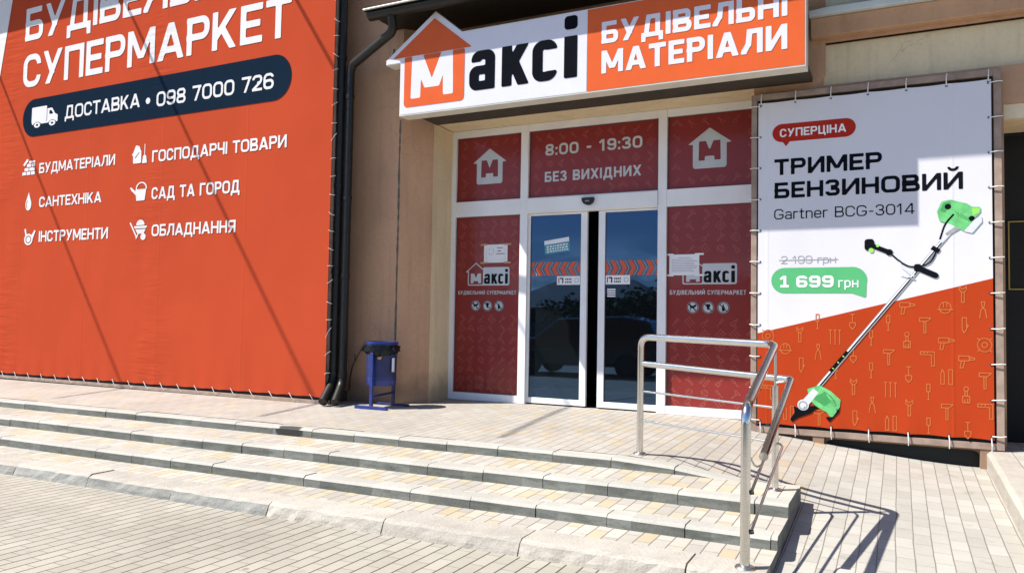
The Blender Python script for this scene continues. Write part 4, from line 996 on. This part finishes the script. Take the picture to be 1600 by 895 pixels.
mb = MB(); flat(mb, lambda X, Z: U(s_rr(X, Z, -1.105, 2.832, -.345, 3.012, .09), s_poly(X, Z, [(-1.02, 2.85), (-.93, 2.85), (-.975, 2.785)])), -1.12, 2.77, -.33, 3.03, yp, 'dark_red_print', .012); mb.build('speech_bubble', po)
pt('СУПЕРЦІНА', -1.034, -.428, 2.880, 2.962, 'white_print', .19, .6, yp - .002, 18)
pt('ТРИМЕР', -1.086, -.121, 2.503, 2.662, 'black_print', .215, .55)
pt('БЕНЗИНОВИЙ', -1.083, .534, 2.271, 2.428, 'black_print', .215, .55)
pt('Gartner BCG-3014', -1.087, .148, 2.062, 2.164, 'black_print', .115, 1.1)
pt('2 199 грн', -1.021, -.522, 1.622, 1.698, 'grey_print', .1, 1.1, yp, 20, True)
mb = MB(); flat(mb, lambda X, Z: U(s_rr(X, Z, -1.112, 1.332, -.250, 1.582, .125), s_poly(X, Z, [(-.42, 1.345), (-.254, 1.42), (-.259, 1.288)])), -1.13, 1.27, -.23, 1.6, yp, 'green_print', .014); mb.build('speech_bubble', po)
pt('1 699', -1.027, -.541, 1.389, 1.503, 'white_print', .235, .5, yp - .002, 22)
pt('грн', -.500, -.325, 1.388, 1.481, 'white_print', .13, .9, yp - .002, 22)
spots = [(-0.685, 1.055), (-0.377, 1.066), (-0.073, 1.051), (0.084, 1.201), (0.388, 1.194), (0.527, 1.325), (0.681, 1.187), (-0.845, 0.933), (-0.529, 0.91), (-0.217, 0.908), (0.226, 1.042), (0.538, 1.042), (-0.679, 0.772), (-0.37, 0.752), (0.081, 0.906), (0.395, 0.885), (0.69, 0.875), (-0.831, 0.632), (-0.07, 0.743), (0.245, 0.745), (0.552, 0.728), (-0.218, 0.608), (0.093, 0.592), (0.396, 0.582), (0.69, 0.564), (-0.369, 0.456), (-0.057, 0.437), (0.251, 0.435), (0.546, 0.433), (-0.21, 0.296), (0.097, 0.29), (0.396, 0.272), (-0.356, 0.156), (-0.053, 0.137), (0.251, 0.132), (0.556, 0.122), (-0.979, 0.783), (-0.523, 0.584), (-0.948, 0.169), (-0.67, 0.147), (-1.149, 0.366), (0.69, 0.301), (-1.141, 0.91)]
kinds = [4, 3, 4, 5, 12, 1, 10, 1, 6, 4, 0, 9, 10, 3, 2, 5, 8, 9, 0, 7, 5, 4, 3, 11, 0, 1, 6, 4, 2, 10, 1, 0, 9, 11, 4, 3, 12, 4, 11, 0, 7, 7, 8]
mb = MB()
for (x, z), q in zip(spots, kinds): stamp(mb, ICON_POLYS[q], yp, 'icon_line', x, z, .135, .15)
mb.build('tool_pattern', po)
# the printed trimmer
mb = MB(); yt = yp - .003
S0, S1 = (0.452, 1.911), (-0.695, 0.412)
ux, uz = S1[0] - S0[0], S1[1] - S0[1]; ln = math.hypot(ux, uz); ux, uz = ux / ln, uz / ln; nx_, nz2 = -uz, ux
def bar(p, q, w0, w1, y, m):
    dx, dz = q[0] - p[0], q[1] - p[1]; l = math.hypot(dx, dz); a, b = -dz / l, dx / l
    P = [(p[0] - a * w0, p[1] - b * w0), (p[0] + a * w0, p[1] + b * w0), (q[0] + a * w1, q[1] + b * w1), (q[0] - a * w1, q[1] - b * w1)]
    mb.poly([(x, y, z) for x, z in P], m)
bar(S0, S1, .017, .021, yt, 'grey_print')
bar((S0[0] + .007, S0[1] + .004), (S1[0] + .008, S1[1] + .004), .005, .007, yt - .0006 * .3, 'black_print'); bar((S0[0] - .006, S0[1] + .004), (S1[0] - .007, S1[1] + .005), .005, .006, yt - .0006 * .3, 'white_print')
bar((-.571, .586), (-.42, .781), .017, .016, yt - .0012 * .3, 'black_print')
for k in range(3): bar((-.55 + k * .045, .613 + k * .0585), (-.544 + k * .045, .621 + k * .0585), .009, .009, yt - .0016 * .3, 'lime')
mb.build('trimmer_shaft', po)
mb = MB()
bar((.45, 1.945), (.35, 1.80), .045, .022, yt - .002 * .3, 'pale_grey_print'); bar((.50, 1.93), (.40, 1.86), .02, .015, yt - .0026 * .3, 'grey_print')
eng = [(0.335, 2.073), (0.369, 2.159), (0.437, 2.171), (0.562, 2.129), (0.603, 2.098), (0.661, 2.095), (0.661, 2.057), (0.619, 2.011), (0.602, 1.925), (0.552, 1.888), (0.436, 1.961), (0.351, 1.993)]
flat(mb, lambda X, Z: s_poly(X, Z, eng) - .006, .3, 1.86, .7, 2.2, yt - .003 * .3, 'light_green', .012)
flat(mb, lambda X, Z: s_poly(X, Z, [(.352, 2.08), (.378, 2.15), (.437, 2.162), (.44, 2.13), (.39, 2.06)]), .3, 2, .5, 2.2, yt - .0036 * .3, 'mid_green', .01)
flat(mb, lambda X, Z: U(s_circ(X, Z, .415, 2.115, .026), s_circ(X, Z, .60, 2.0, .024), s_circ(X, Z, .585, 1.925, .016)), .36, 1.9, .66, 2.16, yt - .004 * .3, 'black_print', .007)
for k in range(6): bar((.47 + k * .02, 2.075 - k * .012), (.50 + k * .02, 2.02 - k * .012), .004, .004, yt - .004 * .3, 'mid_green')
flat(mb, lambda X, Z: s_poly(X, Z, [(.6, 2.09), (.66, 2.09), (.655, 2.055), (.61, 2.03)]), .58, 2.02, .68, 2.1, yt - .004 * .3, 'lime', .008)
flat(mb, lambda X, Z: s_poly(X, Z, [(0.544, 1.889), (0.602, 1.873), (0.676, 1.97), (0.669, 2.018), (0.626, 1.99)]) - .004, .5, 1.85, .7, 2.05, yt - .0045 * .3, 'pale_grey_print', .01)
mb.build('trimmer_engine', po)
mb = MB()
flat(mb, lambda X, Z: U(s_rr(X, Z, -.272, 1.735, -.19, 1.842, .025), s_seg(X, Z, -.2, 1.775, -.06, 1.712, .042), s_circ(X, Z, -.062, 1.712, .03), s_seg(X, Z, .175, 1.562, .312, 1.494, .052), s_circ(X, Z, .312, 1.494, .026), s_rr(X, Z, .14, 1.53, .20, 1.60, .02)), -.3, 1.45, .36, 1.86, yt - .003 * .3, 'black_print', .011)
flat(mb, lambda X, Z: U(s_circ(X, Z, -.215, 1.735, .022), s_circ(X, Z, -.16, 1.778, .014)), -.26, 1.7, -.13, 1.8, yt - .0036 * .3, 'lime', .008)
def pl(pts, w, m, y):
    P = [(p[0], 0, p[1]) for p in pts]; P = [(q.x, q.z) for q in fillet(P, .08, 4)]
    for a, b in zip(P[:-1], P[1:]): bar(a, b, w, w, y, m)
pl([(-.06, 1.705), (.015, 1.66), (.03, 1.585), (.10, 1.52), (.14, 1.49)], .009, 'pale_grey_print', yt - .0022 * .3)
pl([(-.05, 1.70), (.03, 1.62), (.10, 1.575), (.17, 1.575), (.27, 1.60), (.31, 1.68), (.325, 1.74)], .007, 'black_print', yt - .0028 * .3)
pl([(.461, 2.045), (.39, 1.96), (.35, 1.82)], .008, 'black_print', yt - .0048 * .3)
bar((.285, 1.75), (.345, 1.71), .02, .02, yt - .0024 * .3, 'black_print'); bar((.09, 1.47), (.15, 1.46), .008, .008, yt - .0024 * .3, 'grey_print'); bar((.03, 1.50), (.12, 1.47), .007, .007, yt - .0024 * .3, 'pale_grey_print')
mb.build('trimmer_handles', po)
mb = MB()
flat(mb, lambda X, Z: s_poly(X, Z, [(-0.899, 0.235), (-0.86, 0.217), (-0.782, 0.242), (-0.66, 0.255), (-0.753, 0.18), (-0.86, 0.134), (-0.915, 0.093), (-.93, .11), (-.885, .18)]) - .004, -.95, .07, -.6, .28, yt - .002 * .3, 'black_print', .012)
flat(mb, lambda X, Z: s_poly(X, Z, [(-0.772, 0.408), (-0.666, 0.448), (-0.571, 0.398), (-0.486, 0.322), (-0.496, 0.221), (-0.56, 0.150), (-0.60, 0.2), (-.69, .25), (-0.753, 0.306)]) - .004, -.8, .1, -.45, .48, yt - .003 * .3, 'light_green', .012)
flat(mb, lambda X, Z: U(s_poly(X, Z, [(-0.486, 0.262), (-0.496, 0.205), (-0.58, 0.109), (-0.615, 0.152), (-.55, .16), (-.51, .22)]), np.abs(s_circ(X, Z, -.70, .22, .185)) - .003 + np.where((X < -.66) | (Z < .2), 1, 0)), -.63, .09, -.46, .46, yt - .0036 * .3, 'black_print', .008)
flat(mb, lambda X, Z: s_poly(X, Z, [(-.76, .33), (-.62, .40), (-.55, .30), (-.62, .24)]) + .01, -.78, .22, -.5, .42, yt - .0036 * .3, 'mid_green', .012)
bar((-.70, .40), (-.80, .27), .03, .035, yt - .004 * .3, 'pale_grey_print')
flat(mb, lambda X, Z: s_circ(X, Z, -.815, .255, .052), -.88, .19, -.75, .32, yt - .0046 * .3, 'pale_grey_print', .01)
flat(mb, lambda X, Z: U(np.abs(s_circ(X, Z, -.815, .25, .036)) - .007, s_circ(X, Z, -.80, .23, .012)), -.88, .19, -.75, .32, yt - .005 * .3, 'grey_print', .007)
mb.build('trimmer_guard', po)
sp = [((x, PY - .002, SZ1 - .022), (x + .004, PY + .004, FZ1 + .0)) for x in fr(-1.215, .735, 6)]
sp += [((x, PY - .002, SZ0 + .022), (x + .004, PY + .004, FZ0 - .015)) for x in fr(-1.215, .735, 6)]
for z in fr(.08, 3.21, 10): sp += [((SX1 - .02, PY - .002, z), (FX1 + .01, PY + .004, z + .006)), ((SX0 + .02, PY - .002, z), (FX0 - .01, PY + .004, z + .004))]
ties(po, sp, .0048)

# ------------------------------------------------------------------ litter bin
bx, by = -5.42, -1.12; bz = zplat(bx, by)
lb = thing('litter_bin', 'blue metal litter bin hung between two posts beside the entrance', 'litter bin', (bx, by, bz))
mb = MB(); mb.lathe(bx, by, [(.0, .235), (.165, .235), (.170, .245), (.173, .33)], 'blue', 32); mb.lathe(bx, by, [(.173, .33), (.1795, .585)], 'blue_dark', 32); mb.lathe(bx, by, [(.1795, .585), (.183, .72), (.190, .725), (.190, .745), (.183, .745), (.176, .72), (.162, .26), (0, .255)], 'blue', 32); mb.build('bucket', lb, smooth=True)
mb = MB()
for z, r_ in ((.30, .1745), (.60, .1825), (.66, .184)): mb.lathe(bx, by, [(r_, z), (r_ + .004, z + .002), (r_ + .004, z + .010), (r_, z + .012)], 'blue', 32)
mb.build('band', lb, smooth=True)
for q, yy_ in enumerate((by - .205, by + .205)):
    xx = bx + .015 if q == 0 else bx + .03
    mb = MB(); mb.box(xx - .019, xx + .019, yy_ - .014, yy_ + .014, bz + .03, .62, 'blue' if q == 0 else 'blue_dark'); mb.build('post', lb, bevel=.003)
    mb = MB(); mb.box(xx - .225, xx + .225, yy_ - .018, yy_ + .018, bz - .005, bz + .032, 'blue' if q == 0 else 'blue_dark'); mb.build('foot', lb, bevel=.003)
mb = MB(); mb.tube([(bx + .015, by - .19, .115), (bx + .03, by + .19, .135)], .014, 'blue_dark', 8); mb.build('cross_bar', lb)
mb = MB(); mb.box(bx + .188, bx + .196, by - .06, by - .02, .40, .56, 'paper'); mb.build('sticker', lb)
mb = MB(); a = R(-62); mb.tube([(bx + .184 * math.cos(a), by + .184 * math.sin(a), .565), (bx + .189 * math.cos(a), by + .189 * math.sin(a), .565)], .024, 'tape', 14); mb.build('lock', lb)
mb = MB(); prof_n = 40; rn = random.Random(9); rings = []
for (r0, z0, am) in ((.178, .742, 0), (.196, .752, .004), (.203, .72, .008), (.207, .68, .012), (.203, .645, .016), (.193, .628, .008)):
    rings.append([(bx + (r0 + rn.uniform(-am, am)) * math.cos(2 * math.pi * k / prof_n), by + (r0 + rn.uniform(-am, am)) * math.sin(2 * math.pi * k / prof_n), z0 + rn.uniform(-am, am) * 1.3 - (0.05 * max(0, math.sin(2 * math.pi * k / prof_n * 1.0 + 2.6)) if z0 < .7 else 0) - (.045 if z0 > .7 else 0)) for k in range(prof_n)])
for a, b in zip(rings[:-1], rings[1:]):
    for k in range(prof_n): mb.poly([a[k], a[(k + 1) % prof_n], b[(k + 1) % prof_n], b[k]][::-1], 'bag')
for k in range(6): pass
mb.tube(fillet([(bx - .19, by - .05, .69), (bx - .235, by - .07, .67), (bx - .245, by - .06, .64), (bx - .2, by - .05, .645)], .03), .016, 'bag', 8)
tag(mb.build('bin_liner'), 'crumpled black plastic bag folded over the rim of the blue bin', 'bin liner')
mb = MB(); mb.tube([(-6.08, -.88, .12), (-6.06, -.89, .28), (-6.03, -.89, .42), (-5.98, -.87, .53), (-5.87, -.845, .73)], .012, 'stem', 7, r2=.004); mb.tube([(-6.0, -.88, .48), (-6.005, -.88, .57)], .006, 'stem', 6)
tag(mb.build('dry_stem', smooth=True), 'thin dark dry plant stem leaning on the brown wall by drainpipe', 'plant stem')

# ------------------------------------------------------------------ handrail
hr = thing('handrail', 'stainless steel double handrail turning down the right side of the steps', 'handrail', (-1.2, -3.2, -.1))
Ax, Ay = -1.855, -2.50; Cx, Cy = -.757, -2.93; Bx, By = -.738, -4.22
zA, zC, zB = zplat(Ax, Ay) , zlip(1, Cx), zlip(3, Bx)
mb = MB(); mb.tube(fillet([(Ax, Ay, zA), (Ax, Ay, .905), (Cx - .0, Cy, .885), (Bx + .004, By, .565), (Bx, By, zB)], .085, 6), .0265, 'steel', 18)
mb.build('top_rail', hr, smooth=True)
mb = MB(); mb.tube(fillet([(Ax + .02, Ay, .69), (-.65, Cy - .02, .648), (-.672, -4.02, .285)], .03, 4), .0235, 'steel', 16); mb.build('lower_rail', hr, smooth=True)
mb = MB(); mb.tube([(-.6716, -4.015, .2855), (-.672, -4.026, .282)], .0255, 'steel_dull', 16); mb.tube(fillet([(-.672, -3.98, .285), (-.68, -4.02, .235), (-.70, -4.12, .235), (-.715, -4.20, .30)], .05), .006, 'steel_dull', 8); mb.build('end_cap', hr, smooth=True)
mb = MB(); mb.tube([(Cx, Cy, zC), (Cx, Cy, .60)], .0225, 'steel', 16); mb.tube([(Cx, Cy, .60), (Cx, Cy, .87)], .010, 'steel_dull', 10); mb.tube([(Cx, Cy, .62), (-.66, Cy - .02, .64)], .008, 'steel_dull', 8); mb.build('post', hr, smooth=True)
for za, zc, zb_ in ((.47, .445, .112), (.236, .205, -.098)):
    mb = MB(); mb.tube(fillet([(Ax, Ay, za), (Cx + .055, Cy - .01, zc), (Bx + .03, By, zb_)], .07, 5), .0085, 'steel', 10); mb.build('rod', hr, smooth=True)
    mb = MB(); mb.tube([(Bx + .02, By, zb_ + .003), (Bx + .045, By, zb_ + .008)], .012, 'rubber', 8); mb.build('rod_end', hr)
for x, y, z in ((Ax, Ay, zA), (Cx, Cy, zC), (Bx, By, zB)):
    mb = MB(); mb.lathe(x, y, [(.026, z + .016), (.045, z + .012), (.054, z + .002), (.054, z - .004)], 'steel_dull', 24); mb.build('base_plate', hr, smooth=True)

# ------------------------------------------------------------------ overhead lines that shade the banner
def cable_over(px, pz, dirx, label, off=0.0):
    t = 7.6 - pz; s = 0.64 * t, 0.42 * t
    X, Y = px - s[0], BY - s[1]
    mb = MB(); P = []
    for k in range(25):
        y = -1.0 - 4.55 * k / 24; u = k / 24
        P.append((X + dirx * (y - Y), y, 7.6 - .12 * math.sin(u * math.pi)))
    mb.tube(P, .0115, 'rubber', 6); mb.tube([(a + .05, b, c - .03 + off) for a, b, c in P], .009, 'rubber', 6)
    tag(mb.build('overhead_cable', smooth=True), label, 'cable', 'overhead cables over the forecourt')
cable_over(-11.3, 2.28, -.09, 'black overhead cable pair farthest left over the forecourt')
cable_over(-8.35, 3.1, -.09, 'black overhead cable pair in the middle over the forecourt')
cable_over(-6.45, 4.6, -.09, 'black overhead cable pair nearest the drainpipes')

# ------------------------------------------------------------------ across the street: what the door glass mirrors
M['car_paint'] = plain('black_car_paint', (0.012, 0.013, 0.014), 0.2, 0.1, coat=1.0)
M['tyre'] = plain('tyre_rubber', (0.015, 0.015, 0.015), 0.8)
M['leaf'] = plain('leaf_green', (0.045, 0.075, 0.022), 0.7, 0.5, 3)
M['bark'] = plain('bark', (0.08, 0.06, 0.045), 0.9, 0.3)
M['house_wall'] = plain('house_plaster', (0.42, 0.38, 0.32), 0.9, 0.15)
M['roof_slate'] = plain('grey_slate_roof', (0.10, 0.10, 0.105), 0.8, 0.2)
M['fence'] = plain('grey_fence', (0.09, 0.09, 0.085), 0.8, 0.2)
def car(cx, cy, cz):
    c = thing('parked_car', 'black estate car parked on the forecourt behind the photographer', 'car', (cx, cy, cz))
    z0 = cz
    prof = [(-2.2, .35), (-2.25, .62), (-2.1, .92), (-1.25, 1.02), (-.55, 1.55), (1.2, 1.62), (1.95, 1.5), (2.2, 1.0), (2.25, .4), (1.75, .3), (-1.7, .3)]
    mb = MB(); mb.prism([(cx + x, z0 + z) for x, z in prof], cy - .88, cy + .88, 'car_paint'); mb.build('body', c, bevel=.09, bseg=3)
    for s in (-1, 1):
        for wp in ([(-.95, 1.06), (.35, 1.06), (.35, 1.48), (-.48, 1.46)], [(.45, 1.06), (1.75, 1.06), (1.7, 1.42), (1.2, 1.5), (.45, 1.5)]):
            mb = MB(); mb.prism([(cx + x, z0 + z) for x, z in wp], cy + s * .883 - .004, cy + s * .883 + .004, 'glass'); mb.build('window', c)
        mb = MB(); mb.box(cx - 2.27, cx - 2.13, cy + s * .62 - .17, cy + s * .62 + .17, z0 + .66, z0 + .82, 'pale_grey_print'); mb.build('headlight', c, bevel=.02)
        for x in (-1.4, 1.4):
            mb = MB(); mb.tube([(cx + x, cy + s * .72, z0 + .33), (cx + x, cy + s * .9, z0 + .33)], .33, 'tyre', 24); w = mb.build('wheel', c)
            mb = MB(); mb.tube([(cx + x, cy + s * .85, z0 + .33), (cx + x, cy + s * .91, z0 + .33)], .21, 'frame_dark', 20); mb.build('rim', w)
car(-7.6, -11.2, zplaza(-7.6))
def house(cx, cy, w, d, h, rh, label):
    t = thing('house', label, 'house', (cx, cy, -.75)); z = -.75
    mb = MB(); mb.box(cx - w / 2, cx + w / 2, cy - d / 2, cy + d / 2, z, z + h, 'house_wall'); mb.build('wall', t)
    mb = MB(); V = [(cx - w / 2 - .4, cy - d / 2 - .4, z + h), (cx + w / 2 + .4, cy - d / 2 - .4, z + h), (cx + w / 2 + .4, cy + d / 2 + .4, z + h), (cx - w / 2 - .4, cy + d / 2 + .4, z + h), (cx - w / 4, cy, z + h + rh), (cx + w / 4, cy, z + h + rh)]
    mb.shell(V, [(0, 1, 5, 4), (1, 2, 5), (2, 3, 4, 5), (3, 0, 4), (3, 2, 1, 0)], 'roof_slate'); mb.build('roof', t)
    for k in (-.3, .05, .32):
        mb = MB(); mb.box(cx + w * k - .5, cx + w * k + .5, cy + d / 2 - .02, cy + d / 2 + .04, z + 1.2, z + 2.4, 'glass'); mb.build('window', t)
house(-15.5, -33, 9, 7, 2.5, 1.7, 'low plastered house with hipped slate roof across the street')
house(-4.0, -38, 10, 7, 2.6, 1.5, 'wider low house with slate roof farther along the street')
def tree(cx, cy, h, r, seed, label):
    t = thing('tree', label, 'tree', (cx, cy, -.75), 'trees across the street'); rn = random.Random(seed)
    mb = MB(); mb.tube([(cx, cy, -.8), (cx + .05, cy, h * .4), (cx, cy, h * .7)], .14, 'bark', 8, r2=.05)
    for k in range(4):
        a = rn.uniform(0, 6.28); mb.tube([(cx, cy, h * .35), (cx + r * .6 * math.cos(a), cy + r * .6 * math.sin(a), h * .7)], .06, 'bark', 6, r2=.02)
    mb.build('trunk', t)
    mb = MB()
    for k in range(60):
        a, u = rn.uniform(0, 6.28), rn.random() ** .5; c = Vector((cx + r * u * math.cos(a), cy + r * u * math.sin(a), -.75 + h * rn.uniform(.3, 1)))
        for q in range(24):
            p = c + Vector((rn.gauss(0, .28), rn.gauss(0, .28), rn.gauss(0, .24))); d1 = Vector((rn.gauss(0, 1), rn.gauss(0, 1), rn.gauss(0, 1))).normalized() * .16; d2 = d1.orthogonal().normalized() * .11
            mb.poly([p - d1, p + d2, p + d1, p - d2], 'leaf')
    mb.build('crown', t)
for k, (x, y, h, r_) in enumerate(((-9.3, -27, 3.4, 1.7), (-11.5, -26, 3.0, 1.5), (-7, -28, 3.8, 1.8), (-20, -29, 3.6, 2.0), (-24, -28, 3.2, 1.8), (-3.5, -28, 3.3, 1.6), (-14, -26, 2.6, 1.4), (1, -29, 4.2, 2.0))):
    tree(x, y, h, r_, 40 + k, 'leafy green tree behind the board fence across the street')
ft = thing('fence', 'long grey board fence on the far side of the street', 'fence', (-10, -24.6, -.75))
mb = MB()
for k in range(110): mb.box(-30 + k * .4, -30 + k * .4 + .36, -24.66, -24.62, -.8, .95 + .03 * (k % 3), 'fence')
mb.build('board_panel', ft)
